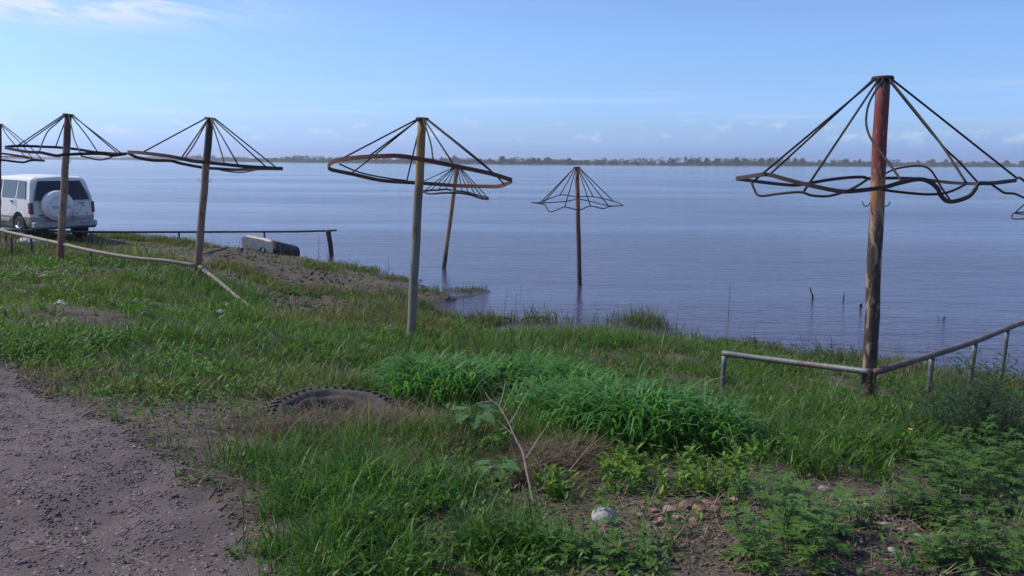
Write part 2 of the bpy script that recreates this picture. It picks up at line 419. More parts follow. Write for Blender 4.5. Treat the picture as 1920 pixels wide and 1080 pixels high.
# ------------------------------------------------------------------ umbrella frames
def pole_mat(name, stops, patch, amount=0.5, H=3.0, patch_scale=9, shift=0.25):
    m = NT(name); sep = m.N.new('ShaderNodeSeparateXYZ'); m.L.new(m.tc.outputs['Object'], sep.inputs[0])
    z = m.math('ADD', sep.outputs[2], m.math('MULTIPLY', m.math('SUBTRACT', m.noise(5, 5, .65), 0.5), shift * 2))
    c = m.ramp(m.math('DIVIDE', z, H), [(p / H, col) for p, col in stops])
    st = m.mapping((1.6, 1.6, 0.45))
    f = m.rng(m.noise(patch_scale, 6, .65, st), .60 - amount * .22, .66 - amount * .16)
    c = m.mix(f, c, patch)
    c = m.mix(m.rng(m.noise(60, 4, .7, st), .52, .7, 0, .55), c, (0.06, 0.034, 0.026))
    c = m.mix(1.0, c, (1.65, 1.6, 1.6), 'MULTIPLY')
    return m.done(c, .82, m.bump(m.math('ADD', f, m.noise(45, 4)), .5, .004))
RUST = (0.115, 0.040, 0.026); DARK = (0.030, 0.024, 0.026); OCHRE = (0.20, 0.125, 0.045); TAN = (0.185, 0.125, 0.082)
GREYP = (0.135, 0.125, 0.105); BARK = (0.030, 0.020, 0.017); PEEL = (0.20, 0.14, 0.095); RED = (0.115, 0.026, 0.024); ORANGE = (0.24, 0.10, 0.042)
def wire_mat(name, a, b): return worn(name, a, b, 7, .7, .45, .62, .4, 0.2, 60)
M_WIRE = wire_mat('rusty_wire', (0.016, 0.012, 0.013), (0.045, 0.020, 0.016))
M_RIMRED = wire_mat('rust_red_bar', (0.145, 0.048, 0.035), (0.085, 0.040, 0.030))
M_RIMBRN = wire_mat('rust_brown_bar', (0.050, 0.030, 0.028), (0.090, 0.044, 0.034))

def Z(origin, scale):
    return lambda p: (origin[0] + p[0] / scale, origin[1] + p[1] / scale)
def umbrella(label, zf, base_px, d, R_ring, top_px, pole_w, strands, ribs, pmat, rim_mat, base_z=None, hooks=(), wire_r=0.010, bar=(0.012, 0.034), cap_w=1.5, sink=0.25, dz_ring=None):
    """base_px/top_px: pole axis in photo pixels; strands: list of (side, points, kind); ribs: (end_side, points)"""
    b0 = at(base_px[0], base_px[1], d); top = at(top_px[0], top_px[1], d)
    axis_ = (top - b0).normalized()
    g = b0 if base_z is None else b0 + axis_ * ((base_z - b0.z) / axis_.z)
    root = empty('umbrella_frame', g, label, 'umbrella frame', 'rusty bare umbrella frames along the river bank')
    rp = pole_w / 2
    n = 16; L = (top - g).length
    mb = MB(); pts = []; rs = []
    for i in range(13):
        t = i / 12; p = g - axis_ * sink + axis_ * (L + sink) * t
        wob = Vector((math.sin(i * 1.7 + d), math.cos(i * 2.3 + d), 0)) * 0.004
        pts.append(p + wob - g); rs.append(rp * (1.04 - 0.06 * t) * (1 + 0.015 * math.sin(i * 2.1)))
    mb.tube(pts, rs, n); mb.build('pole', pmat, root, True)
    cb = MB(); a = top - axis_ * 0.012 - g
    cb.tube([a, a + axis_ * 0.016, a + axis_ * 0.03], [rp * cap_w, rp * cap_w * 1.02, rp * cap_w * 0.9], 16)
    cb.build('cap', M_WIRE, root, False)
    def ring_pt(px, py, side):
        dd = d
        for _ in range(3):
            u = (px - (base_px[0] + top_px[0]) / 2 * 0.35 - top_px[0] * 0.65) * dd / F
            o = math.sqrt(max(R_ring ** 2 - u * u, 0.0)); dd = d - o if side == 'f' else d + o
        return at(px, py, dd)
    for side, pts, kind in strands:
        P = []
        for q in pts:
            s_ = q[2] if len(q) > 2 else side
            P.append(ring_pt(*zf(q), s_))
        P = rel(smooth_line(P, 5), g)
        if kind == 'bar': MB().tube(P, 0.01, flat=bar).build('rim', rim_mat, root)
        else: MB().tube(P, wire_r * .9, 6).build('rim_wire', M_WIRE, root, True)
    for side, pts in ribs:
        E = ring_pt(*zf(pts[-1]), side)
        S0 = zf(pts[0]); e = zf(pts[-1])
        dirv = Vector((E.x - top.x, E.y - top.y, 0)); dirv = dirv.normalized() if dirv.length > 1e-6 else Vector((1, 0, 0))
        S = top + dirv * rp * cap_w * 0.85 - axis_ * 0.004
        P = [S]
        for q in pts[1:-1]:
            px, py = zf(q); t = min(1, max(0, (py - S0[1]) / max(1e-3, e[1] - S0[1])))
            P.append(at(px, py, S.y + (E.y - S.y) * t))
        P.append(E)
        P = smooth_line(P, 5) if len(P) > 2 else P
        MB().tube(rel(P, g), wire_r * .86, 7).build('rib', M_WIRE, root, True)
    for hpx, hpy, s_ in hooks:
        c = at(hpx, hpy, d); q = []
        for k in range(9):
            an = math.pi * (1.0 + k / 8 * 1.05)
            q.append(c + Vector((s_ * (0.03 + 0.03 * math.cos(an)), -0.01, 0.035 * math.sin(an))))
        MB().tube(rel(q, g), 0.0045, 6).build('hook', M_WIRE, root, True)
    return root

z5 = Z((1340, 120), 3.3103); z4 = Z((580, 200), 3.0855); z1 = Z((0, 180), 3.0); z7 = Z((0, 200), 7.385); z8 = Z((1780, 280), 6.75)
def g_at(px, py, d): p = at(px, py, d); return hz(p.x, p.y)
# the big one by the right railing
umbrella('tallest umbrella frame with red upper post and bent wavy rim beside the right railing', z5, (1628, 747), 7.3, 1.2, (1655, 147), .118,
 [('f', [(135,710),(270,690),(340,688),(440,715),(600,755),(780,790),(900,785),(1050,765),(1160,735),(1270,715),(1340,735),(1385,775),(1400,810),(1440,850),(1500,850),(1580,820),(1620,775),(1640,742),(1720,740),(1870,722)], 'bar'),
  ('b', [(135,712),(230,725),(350,740),(480,752),(560,745),(700,720),(830,705),(920,702),(960,712),(1100,708),(1250,712),(1340,722),(1450,735),(1560,742),(1640,742),(1760,735),(1870,722)], 'bar'),
  ('f', [(228,728),(245,775),(280,818),(400,805),(530,795),(600,815),(700,820),(800,795),(870,765),(945,718)], 'wire'),
  ('b', [(1015,706),(1100,660),(1180,640),(1270,632),(1330,650),(1370,700),(1410,770),(1460,842)], 'wire'),
  ('f', [(1040,780),(1150,795),(1300,808),(1400,805),(1480,785),(1560,745)], 'wire'),
  ('f', [(1710,742),(1760,775),(1800,800),(1860,805),(1920,830),(1960,850),(1990,830),(1960,770),(1925,730),(1890,705),(1870,716)], 'wire')],
 [('f', [(980,90),(240,728)]), ('b', [(985,92),(340,688)]), ('f', [(990,95),(550,797)]),
  ('f', [(1030,85),(985,190),(950,270),(940,360),(955,430),(990,495),(1040,560),(1100,640),(1160,728)]),
  ('f', [(1080,90),(1220,260),(1400,490),(1560,735)]), ('b', [(1085,88),(1390,480),(1520,610),(1635,738)]), ('b', [(1095,85),(1170,150),(1880,712)])],
 pole_mat('pole_red_and_bark', [(0, BARK), (1.40, BARK), (1.62, (0.10, .055, .036)), (1.86, ORANGE), (1.96, RED), (2.5, RED), (2.72, (0.06, .03, .035))], PEEL, .36),
 M_RIMBRN, base_z=g_at(1628, 747, 7.3), hooks=[(1630, 379, -1), (1654, 379, 1)], wire_r=.0105, bar=(.012, .030))
# the ochre one in the middle
umbrella('umbrella frame with ochre upper post and tilted red rim in the middle foreground', z4, (770, 640), 11.0, 1.2, (792, 223), .112,
 [('f', [(108,345),(140,318),(250,297),(400,287),(520,285),(650,305),(750,325),(850,345),(950,365),(1060,390),(1172,425)], 'bar'),
  ('b', [(108,345),(130,365),(240,388),(420,427),(600,440),(700,446),(850,457),(1000,461),(1100,460),(1172,430)], 'bar'),
  ('b', [(175,332),(290,380),(430,410),(560,428)], 'wire')],
 [('f', [(620,68),(185,302)]), ('f', [(622,72),(340,290)]), ('b', [(622,76),(365,290),(245,385)]), ('b', [(640,80),(565,425)]),
  ('f', [(675,80),(700,200),(715,303)]), ('f', [(682,74),(825,320)]), ('f', [(690,68),(1070,388)]), ('b', [(690,70),(1000,325),(1125,445)])],
 pole_mat('pole_ochre_and_grey', [(0, GREYP), (1.7, (0.12, .105, .08)), (1.95, (0.10, .07, .05)), (2.08, OCHRE), (2.9, (0.17, .10, .04))], (0.085, .06, .045), .25),
 M_RIMRED, base_z=g_at(770, 640, 11.0), wire_r=.012, bar=(.012, .05))
# the one where the left railing ends
umbrella('umbrella frame with dark top, tan post and slanting rim where the left railing bends', z1, (369, 518), 15.0, 1.34, (394, 222), .125,
 [('f', [(718,315),(800,320),(960,340),(1080,365),(1145,372),(1250,383),(1400,398),(1590,408)], 'bar'),
  ('b', [(718,318),(770,345),(860,362),(960,365),(1020,380),(1140,402),(1250,410),(1330,415),(1450,410),(1590,410)], 'bar'),
  ('b', [(1190,405),(1270,422),(1350,430),(1410,422),(1450,412)], 'wire')],
 [('f', [(1162,124),(800,318)]), ('f', [(1160,126),(1020,350)]), ('f', [(1160,128),(1100,260),(1038,352)]),
  ('f', [(1205,128),(1240,300),(1262,382)]), ('f', [(1207,128),(1340,388)]), ('f', [(1205,126),(1500,402)]), ('b', [(1207,124),(1300,200),(1555,404)])],
 pole_mat('pole_dark_and_tan', [(0, (0.14, .09, .06)), (1.75, TAN), (1.95, (0.13, .075, .05)), (2.05, (0.06, .036, .034)), (2.9, DARK)], (0.10, .06, .042), .3),
 M_RIMBRN, base_z=g_at(369, 518, 15.0), hooks=[(379, 336, -1), (389, 337, 1)], wire_r=.014, bar=(.014, .055))
# in front of the car
umbrella('umbrella frame with rust-red foot and twisted level rim standing before the white car', z7, (112, 500), 16.0, 1.17, (128, 215), .125,
 [('b', [(70,560),(220,545),(450,548),(600,555),(770,562),(890,572),(960,578),(1100,595),(1300,628),(1450,640),(1600,652),(1755,650)], 'bar'),
  ('f', [(70,570),(200,595),(400,628),(560,635),(680,660),(790,680),(880,665),(960,662),(1100,655),(1300,650),(1450,655),(1570,675),(1755,652)], 'bar'),
  ('f', [(1115,680),(1250,712),(1380,738),(1490,720),(1570,685)], 'wire')],
 [('f', [(905,110),(215,560)]), ('b', [(905,112),(300,545)]), ('f', [(905,112),(780,235),(680,320),(630,400),(575,530),(545,628)]), ('b', [(935,112),(770,555)]),
  ('f', [(985,115),(1000,320),(1035,470),(1115,645)]), ('b', [(1000,115),(1200,400),(1355,635)]), ('b', [(1003,112),(1630,648)]), ('f', [(1005,110),(1130,220),(1680,645)])],
 pole_mat('pole_rust_foot', [(0, (0.13, .042, .03)), (.5, (0.14, .06, .042)), (.8, TAN), (2.0, (0.17, .115, .075)), (2.22, (0.085, .045, .045)), (2.9, (0.05, .03, .038))], (0.10, .06, .045), .3),
 M_WIRE, base_z=g_at(112, 500, 16.0), hooks=[(127, 301, 1)], wire_r=.013, bar=(.014, .05))
# cut by the left edge
umbrella('umbrella frame at the left edge beyond the car, only half of it in view', z7, (-4, 452), 22.0, 1.16, (-1.5, 233), .12,
 [('b', [(-630,700),(-480,672),(-260,655),(10,650),(200,672),(350,695),(450,725),(618,748)], 'bar'),
  ('f', [(-630,705),(-500,725),(-250,745),(10,740),(200,760),(330,770),(400,750),(480,742),(618,750)], 'bar'),
  ('b', [(-300,690),(10,690),(300,700),(380,720)], 'wire')],
 [('b', [(15,255),(100,400),(355,698)]), ('f', [(20,250),(270,490),(460,735)]), ('b', [(20,245),(390,535),(590,745)]),
  ('b', [(-25,255),(-200,500),(-370,665)]), ('f', [(-25,250),(-480,725)]), ('b', [(-25,245),(-590,690)])],
 pole_mat('pole_plum', [(0, (0.075, .045, .035)), (1.9, (0.085, .04, .04)), (2.1, (0.05, .028, .034)), (2.9, DARK)], (0.12, .08, .055), .25),
 M_WIRE, base_z=g_at(-4, 452, 22.0), wire_r=.013, bar=(.014, .05))
# two standing in the river
umbrella('leaning umbrella frame standing in the river, seen just right of the ochre post', z4, (832, 504), 26.0, 1.0, (857, 313), .13,
 [('b', [(650,490),(700,484),(750,482),(790,478),(830,485),(900,493),(960,508),(1037,528)], 'bar'),
  ('f', [(650,492),(700,505),(770,500),(860,500),(930,510),(1000,532),(1038,535)], 'bar')],
 [('f', [(835,352),(665,488)]), ('b', [(838,352),(700,485)]), ('b', [(840,352),(745,483)]), ('b', [(843,352),(790,479)]), ('f', [(840,356),(650,437)]),
  ('b', [(858,352),(885,490)]), ('f', [(860,352),(925,508)]), ('b', [(863,352),(960,508)]), ('f', [(865,352),(1005,530)]), ('b', [(865,352),(1030,525)])],
 pole_mat('pole_tan_wet_foot', [(0, (0.03, .02, .02)), (.42, (0.055, .03, .025)), (.75, TAN), (2.6, (0.20, .135, .06)), (3.0, (0.11, .06, .045))], (0.12, .07, .04), .3, 3.2),
 M_RIMBRN, base_z=0.0, wire_r=.017, bar=(.014, .055), sink=1.2)
umbrella('upright umbrella frame standing alone farther out in the river', z4, (1087, 536), 22.5, 1.19, (1081.5, 314), .118,
 [('b', [(1288,553),(1335,553),(1450,512),(1540,520),(1640,520),(1760,547),(1815,570)], 'wire'),
  ('b', [(1288,554),(1340,558),(1480,548),(1545,537),(1600,542),(1730,572),(1815,572)], 'wire'),
  ('f', [(1288,555),(1340,563),(1365,570),(1380,598),(1400,608),(1450,590),(1480,580),(1540,595),(1570,597),(1625,575),(1700,590),(1735,578),(1815,572)], 'wire')],
 [('f', [(1537,352),(1335,558)]), ('b', [(1538,352),(1355,555)]), ('b', [(1540,352),(1450,513)]), ('f', [(1543,352),(1478,580)]),
  ('f', [(1560,352),(1627,576)]), ('b', [(1562,352),(1642,520)]), ('f', [(1565,352),(1733,578)]), ('b', [(1566,352),(1760,548)])],
 pole_mat('pole_rust_dark_foot', [(0, (0.025, .018, .022)), (.8, (0.05, .03, .032)), (1.9, (0.085, .05, .045)), (2.15, (0.20, .075, .04)), (3.0, (0.15, .10, .06))], (0.055, .03, .028), .35, 3.2),
 M_WIRE, base_z=0.0, wire_r=.015, sink=1.2)
# only its rim tip reaches into the picture at the right
umbrella('umbrella frame standing in the river at the right edge, only its rim tip in view', Z((0, 0), 1), (2013, 640), 17.0, 1.2, (2010, 306), .118,
 [('b', [(1897,406),(1902,399),(1925,397),(1990,388),(2060,392),(2122,402)], 'wire'),
  ('f', [(1897,406),(1901,410.5),(1930,410.5),(1990,416),(2060,412),(2122,404)], 'wire'),
  ('b', [(1903,400),(1930,402),(1980,400)], 'wire')],
 [('f', [(2005,308),(1905,397)]), ('b', [(2006,308),(1960,391)]), ('f', [(2008,308),(1975,414)]), ('f', [(2014,308),(2050,412)]), ('b', [(2014,308),(2060,392)]), ('f', [(2015,308),(2112,406)])],
 pole_mat('pole_brown', [(0, BARK), (1.5, (0.09, .055, .04)), (3.0, (0.14, .07, .045))], (0.055, .03, .028), .35, 3.2),
 M_WIRE, base_z=0.0, wire_r=.014, sink=1.2)

# ------------------------------------------------------------------ railings
M_PIPE = worn('weathered_pipe', (0.16, 0.165, 0.17), (0.13, 0.085, 0.062), 5, .6, .50, .66, .4, .35, 45)
M_PIPE_OLD = worn('rusted_pipe', (0.135, 0.095, 0.085), (0.17, 0.155, 0.15), 6, .75, .48, .62, .4, .2, 45)
M_PIPE_TAN = worn('tan_pipe', (0.27, 0.235, 0.175), (0.13, 0.10, 0.075), 4, .75, .55, .7, .4, .05, 45)
M_PIPE_BLUE = worn('dull_blue_pipe', (0.055, 0.062, 0.085), (0.085, 0.05, 0.04), 5, .6, .52, .68, .3, .2, 45)
M_LOG = worn('dark_log', (0.040, 0.030, 0.032), (0.085, 0.05, 0.04), 7, .9, .45, .62, .8, 0, 30)
def pipe(pts, r, name, mat, root, o, n=10, sub=5):
    P = smooth_line(pts, sub) if len(pts) > 2 else [Vector(p) for p in pts]
    k = len(P); rs = [r * (1 + 0.03 * math.sin(i * 1.3)) for i in range(k)]
    return MB().tube(rel(P, o), rs, n).build(name, mat, root, True)
def railing(name, label, rail_pts, r, posts, rail_mat, post_mat, group=None, cat='railing'):
    o = Vector(rail_pts[0]); o = Vector((o.x, o.y, hz(o.x, o.y)))
    root = empty(name, o, label, cat, group)
    pipe(rail_pts, r, 'rail', rail_mat, root, o)
    for top, bx, by, pr, pm in posts:
        bz = hz(bx, by) - 0.25
        P = [Vector((bx, by, bz)), Vector(top) - Vector((0, 0, r * 0.6))]
        mid = (P[0] + P[1]) / 2 + Vector((0.004, 0, 0))
        pipe([P[0], mid, P[1]], pr, 'post', pm or post_mat, root, o, 8, 3)
    return root
def post_of(px_t, py_t, d, px_b, pr, mat=None):
    t = at(px_t, py_t, d); b = at(px_b, py_t, d); return (t, b.x, b.y, pr, mat)
railing('pipe_railing', 'short low grey pipe rail with one post running left from the red-topped umbrella post',
 [at(1354, 662, 8.15), at(1440, 673.5, 7.9), at(1540, 686, 7.55), at(1634, 697.5, 7.2)], .029, [post_of(1358.5, 664, 8.13, 1355, .027)], M_PIPE, M_PIPE, 'low pipe railings on the bank')
railing('pipe_railing', 'low rusty pipe rail on three posts running right from the red-topped umbrella post',
 [at(1640, 698, 7.18), at(1747, 666, 7.9), at(1828, 640, 8.75), at(1888, 616, 9.6), at(1930, 601, 10.3), at(2060, 560, 12.2)], .030,
 [post_of(1748, 667, 7.92, 1743, .026), post_of(1829, 641, 8.75, 1820, .026), post_of(1889, 617, 9.6, 1882, .026), post_of(2005, 580, 11.4, 1998, .026)], M_PIPE_OLD, M_PIPE, 'low pipe railings on the bank')
railing('pipe_railing', 'long bowed tan pipe rail on bent posts running left from the tan umbrella post',
 [at(-260, 372, 20.5), at(-90, 403, 19.2), at(0, 431, 18.0), at(50, 443, 17.2), at(110, 456, 16.1), at(170, 470, 15.5), at(250, 483.5, 15.1), at(310, 489, 14.95), at(366, 498, 14.88)], .033,
 [post_of(21, 440, 17.6, 17, .024), post_of(58, 446, 17.1, 57, .024), post_of(169, 471, 15.5, 166, .026, M_PIPE_BLUE), post_of(255, 500, 15.1, 254, .022, M_PIPE_OLD), post_of(-90, 406, 19.2, -92, .024)], M_PIPE_TAN, M_PIPE_BLUE, 'low pipe railings on the bank')
o = at(478, 587, 13.0)
fp = empty('fallen_pipe', Vector((o.x, o.y, hz(o.x, o.y))), 'tan pipe slanting from the tan umbrella post down to the muddy slope', 'pipe')
pipe([at(378, 504, 14.85), at(415, 532, 14.2), at(445, 558, 13.6), Vector((o.x + .1, o.y - .1, hz(o.x, o.y) + .02))], .033, 'rail', M_PIPE_TAN, fp, fp.location)
MB().tube(rel([at(374, 500, 14.86), at(383, 508, 14.78)], fp.location), .04, 10).build('collar', M_PIPE_OLD, fp, True)
wl = [at(-120, 430, 21.0), at(10, 431.5, 23.0), at(170, 435, 24.3), at(335, 435, 26.2), at(495, 434.5, 28.0), at(570, 434, 29.0), at(631, 432, 29.6)]
railing('pipe_railing', 'straight dark blue pipe rail along the water edge ending at a log post',
 wl, .034, [post_of(10, 432, 23.0, 10, .03), post_of(171, 435.5, 24.3, 170, .03), post_of(335.5, 435.5, 26.2, 335, .03), post_of(495.5, 435, 28.0, 495, .032)], M_PIPE_BLUE, M_PIPE_BLUE, 'low pipe railings on the bank')
lp = at(621, 481, 29.4)
lg = empty('log_post', Vector((lp.x, lp.y, -.1)), 'leaning dark log post with rusty top in the water at the rail end', 'post')
P = [at(623, 486, 29.4) - Vector((0, 0, .5)), at(620.5, 470, 29.4), at(618, 450, 29.4), at(615.5, 434, 29.4)]
MB().tube(rel(smooth_line(P, 3), lg.location), .085, 9).build('trunk', M_LOG, lg, True)
MB().tube(rel([at(615.7, 435.5, 29.4), at(615.5, 430.5, 29.4)], lg.location), .10, 10).build('collar', M_PIPE_OLD, lg, True)

# ------------------------------------------------------------------ the car
def build_car():
    h = Vector((-.783, .619, 0)); c = Vector((-14.3, 25.35, 0)); z0 = 0.93
    root = empty('parked_car', (c.x, c.y, z0), 'dirty white off-road estate car with covered spare wheel parked by the water', 'car', None, math.atan2(h.y, h.x))
    def paint():
        m = NT('car_paint'); sep = m.N.new('ShaderNodeSeparateXYZ'); m.L.new(m.tc.outputs['Object'], sep.inputs[0])
        low = m.rng(sep.outputs[2], .70, .73, 1, 0)
        c_ = m.mix(low, (.74, .70, .645), (.27, .23, .19))
        dust = m.math('MULTIPLY', m.rng(sep.outputs[2], .35, 1.15, .75, .05), m.rng(m.noise(3.5, 5, .6), .3, .65))
        c_ = m.mix(dust, c_, (.30, .255, .21))
        m.set(m.bsdf.inputs['Coat Weight'], .35); m.set(m.bsdf.inputs['Coat Roughness'], .12)
        return m.done(c_, m.rng(dust, 0, .6, .32, .7))
    M_P = paint()
    def glass():
        m = NT('tinted_glass'); return m.done(m.mix(m.rng(m.noise(4, 4), .4, .7, 0, .5), (.012, .013, .018), (.03, .03, .036)), .06)
    M_G = glass(); M_T = plain('tyre_rubber', (.022, .021, .021), .9, 0, .3); M_R = plain('alloy_rim', (.42, .42, .43), .35, .8)
    M_B = plain('black_plastic', (.02, .02, .022), .6); M_RED = plain('red_lens', (.22, .012, .016), .15); M_SM = plain('smoked_lens', (.035, .03, .035), .15)
    M_C = plain('bumper_grey', (.30, .285, .27), .4, .1, .2, 6); M_W = plain('number_plate', (.42, .42, .41), .5); M_K = plain('plate_black', (.02, .02, .025), .6)
    M_CV = plain('spare_cover', (.74, .71, .69), .35, 0, .08, 5)
    # body shell: rings of (y, z) along x, each ring mirrored
    def ring(x, hw, zb, zbelt, zroof, hr, lean=0.0, kx=0.0):
        half = [(0, zb), (hw - .10, zb), (hw - .02, zb + .10), (hw, .62), (hw + .012, .72), (hw, .95), (hw - .012, zbelt)]
        if zroof > zbelt + .05: half += [(hr + .065, zroof - .16), (hr + .025, zroof - .075), (hr - .07, zroof - .02), (0, zroof + .02)]
        else: half += [(hw - .05, zbelt + .02), (hw - .10, zbelt + .03), (hw - .25, zbelt + .04), (0, zbelt + .055)]
        pts = half + [(-y, z) for y, z in half[-2:0:-1]]
        return [Vector((x + (max(0, z - 1.18) * lean), y, z)) for y, z in pts]
    rings = [ring(-2.14, .80, .50, 1.20, 1.79, .63, .27), ring(-2.09, .865, .44, 1.21, 1.815, .69, .27), ring(-1.75, .885, .34, 1.215, 1.835, .72),
             ring(-.8, .89, .33, 1.22, 1.845, .725), ring(.1, .89, .33, 1.21, 1.835, .72), ring(.95, .885, .33, 1.20, 1.80, .68, -.95), ring(1.02, .885, .33, 1.13, 1.13, .7),
             ring(1.9, .86, .34, 1.04, 1.04, .7), ring(2.15, .80, .42, .98, .98, .7), ring(2.22, .72, .50, .92, .92, .6)]
    mb = MB(); n = len(rings[0]); vs = [p for r in rings for p in r]; fs = []
    for i in range(len(rings) - 1):
        for j in range(n): fs.append((i * n + j, i * n + (j + 1) % n, (i + 1) * n + (j + 1) % n, (i + 1) * n + j))
    fs.append(tuple(range(n))); fs.append(tuple((len(rings) - 1) * n + j for j in range(n - 1, -1, -1)))
    mb.add(vs, fs)
    me = mb.mesh('body'); bm = bmesh.new(); bm.from_mesh(me); bmesh.ops.recalc_face_normals(bm, faces=bm.faces[:]); bm.to_mesh(me); bm.free()
    body = link('body', me, None, M_P); 
    # cut the four wheel arches
    cm = MB()
    for x in (-1.38, 1.40):
        for s_ in (-1, 1):
            cm.tube([(x, s_ * .62, .40), (x, s_ * 1.1, .40)], .455, 28)
    cut = link('cutter', cm.mesh('cutter'))
    bm = bmesh.new(); bm.from_mesh(cut.data); bmesh.ops.recalc_face_normals(bm, faces=bm.faces[:]); bm.to_mesh(cut.data); bm.free()
    md = body.modifiers.new('arch', 'BOOLEAN'); md.object = cut; md.operation = 'DIFFERENCE'; md.solver = 'EXACT'
    dg = bpy.context.evaluated_depsgraph_get(); new = bpy.data.meshes.new_from_object(body.evaluated_get(dg))
    bpy.data.objects.remove(cut); body.modifiers.clear(); body.data = new; body.parent = root
    MB().box((0, 0, .62), (4.0, 1.22, .5)).build('underbody', M_B, root)
    # panels lying on the sloped sides
    def side_y(z): t = (z - 1.215) / (1.72 - 1.215); return .876 + (.785 - .876) * t
    def side_panel(name, poly, mat, s_, off=.007, parent=root):
        th = .012; m_ = MB(); k = len(poly)
        a = [Vector((x, s_ * (side_y(z) + off), z)) for x, z in poly]; b = [Vector((x, s_ * (side_y(z) + off - th), z)) for x, z in poly]
        fs = [tuple(range(k)), tuple(range(2 * k - 1, k - 1, -1))] + [(i, i + k, (i + 1) % k + k, (i + 1) % k) for i in range(k)]
        return m_.add(a + b, fs).build(name, mat, parent)
    for s_ in (1, -1):
        for poly in ([(-1.90, 1.225), (-1.31, 1.22), (-1.35, 1.715), (-1.79, 1.70)], [(-1.22, 1.22), (-.34, 1.22), (-.36, 1.72), (-1.26, 1.715)], [(-.24, 1.22), (.80, 1.22), (.40, 1.72), (-.26, 1.72)]):
            side_panel('side_window', poly, M_G, s_)
        for x in (-1.28, -.29):     # door shut lines as recessed dark seams
            MB().box((x, s_ * .8885, .80), (.010, .006, .78)).build('door_seam', M_B, root)
        for x in (-1.05, -.06):
            MB().box((x, s_ * .905, 1.13), (.16, .03, .045), 0, .01).build('door_handle', M_B, root)
        MB().box((.0, s_ * .905, .60), (1.75, .03, .10), 0, .012).build('side_step', M_C, root)
        MB().box((.72, s_ * .99, 1.25), (.10, .19, .15), 0, .03).build('mirror', M_P, root)
        # tail lamp wraps the corner
        tl = MB().box((-2.075, s_ * .835, .955), (.14, .085, .31), 0, .012).build('tail_lamp', M_SM, root)
        MB().box((-2.080, s_ * .838, .875), (.145, .090, .13), 0, .012).build('red_lens', M_RED, tl)
        MB().box((2.17, s_ * .62, .84), (.12, .30, .17), 0, .02).build('headlight', M_W, root)
        for x in (-1.38, 1.40):
            w = MB(); prof = [(.0, .20), (.24, .20), (.30, .21), (.35, .18), (.365, .10), (.365, -.10), (.35, -.18), (.0, -.18)]
            vs_ = []; fs_ = []; k = 28
            for r_, yy in prof:
                for j in range(k):
                    a = 2 * math.pi * j / k; vs_.append((x + r_ * math.cos(a), s_ * (.76 + yy * .6), .37 + r_ * math.sin(a)))
            for i in range(len(prof) - 1):
                for j in range(k): fs_.append((i * k + j, i * k + (j + 1) % k, (i + 1) * k + (j + 1) % k, (i + 1) * k + j))
            w.add(vs_, fs_); wo = w.build('wheel', M_T, root, True)
            rim = MB(); yr = s_ * (.76 + .135)
            rim.tube([(x, yr - s_ * .06, .37), (x, yr - s_ * .02, .37)], [.225, .225], 24)
            rim.tube([(x, yr - s_ * .02, .37), (x, yr + s_ * .015, .37)], [.06, .05], 14)
            for q in range(5):
                a = 2 * math.pi * q / 5 + .3
                rim.tube([(x + .05 * math.cos(a), yr - s_ * .005, .37 + .05 * math.sin(a)), (x + .21 * math.cos(a), yr - s_ * .012, .37 + .21 * math.sin(a))], [.034, .026], 6)
            rim.build('rim', M_R, wo)
            tr = MB()
            for q in range(24):
                a = 2 * math.pi * q / 24; tr.box((x + .367 * math.cos(a), s_ * .76, .37 + .367 * math.sin(a)), (.016, .20, .04), rot=Matrix.Rotation(-a, 4, 'Y'))
            tr.build('tread', M_T, wo)
    # rear face
    def rx(z): return -2.142 + max(0, z - 1.18) * .27
    def rear_panel(name, poly, mat, off=.006, th=.012, parent=root):
        k = len(poly); a = [Vector((rx(z) - off, y, z)) for y, z in poly]; b = [Vector((rx(z) - off + th, y, z)) for y, z in poly]
        fs = [tuple(range(k - 1, -1, -1)), tuple(range(k, 2 * k))] + [(i, (i + 1) % k, (i + 1) % k + k, i + k) for i in range(k)]
        return MB().add(a + b, fs).build(name, mat, parent)
    rear_panel('rear_window', [(.735, 1.17), (-.735, 1.17), (-.665, 1.45), (-.575, 1.68), (-.54, 1.70), (.54, 1.70), (.575, 1.68), (.66, 1.45)], M_G)
    MB().box((-2.148, -.26, .82), (.012, .008, .56)).build('door_seam', M_B, root)
    MB().box((-2.148, .0, .545), (.012, 1.5, .012)).build('door_seam', M_B, root)
    sp = MB(); prof = [(0, .245), (.30, .245), (.335, .235), (.345, .215), (.385, .20), (.415, .17), (.42, .14), (.42, .02), (.40, 0)]
    vs_ = []; fs_ = []; k = 36
    for r_, xx in prof:
        for j in range(k):
            a = 2 * math.pi * j / k; vs_.append((-2.15 - xx, .19 + r_ * math.cos(a), 1.02 + r_ * math.sin(a)))
    for i in range(len(prof) - 1):
        for j in range(k): fs_.append((i * k + j, (i + 1) * k + j, (i + 1) * k + (j + 1) % k, i * k + (j + 1) % k))
    spo = sp.add(vs_, fs_).build('spare_wheel_cover', M_CV, root, True)
    M_EMB = plain('cover_strip', (.40, .39, .385), .4)
    MB().box((-2.398, .15, .985), (.008, .50, .085), 0, .003).build('name_strip', M_EMB, spo)
    ar = MB(); P = [Vector((-2.397, .19 - .24 * math.cos(a), 1.06 + .20 * math.sin(a))) for a in np.linspace(.1, math.pi - .1, 14)]
    ar.tube(P, .006, 6).build('embossed_arc', M_EMB, spo)
    MB().box((-2.157, -.52, 1.07), (.014, .14, .028), 0, .003).build('badge', M_B, root)
    MB().box((-2.157, -.56, 1.00), (.016, .06, .03), 0, .004).build('door_latch', M_B, root)
    MB().box((-2.155, -.50, .665), (.012, .30, .04), 0, .003).build('badge', M_EMB, root)
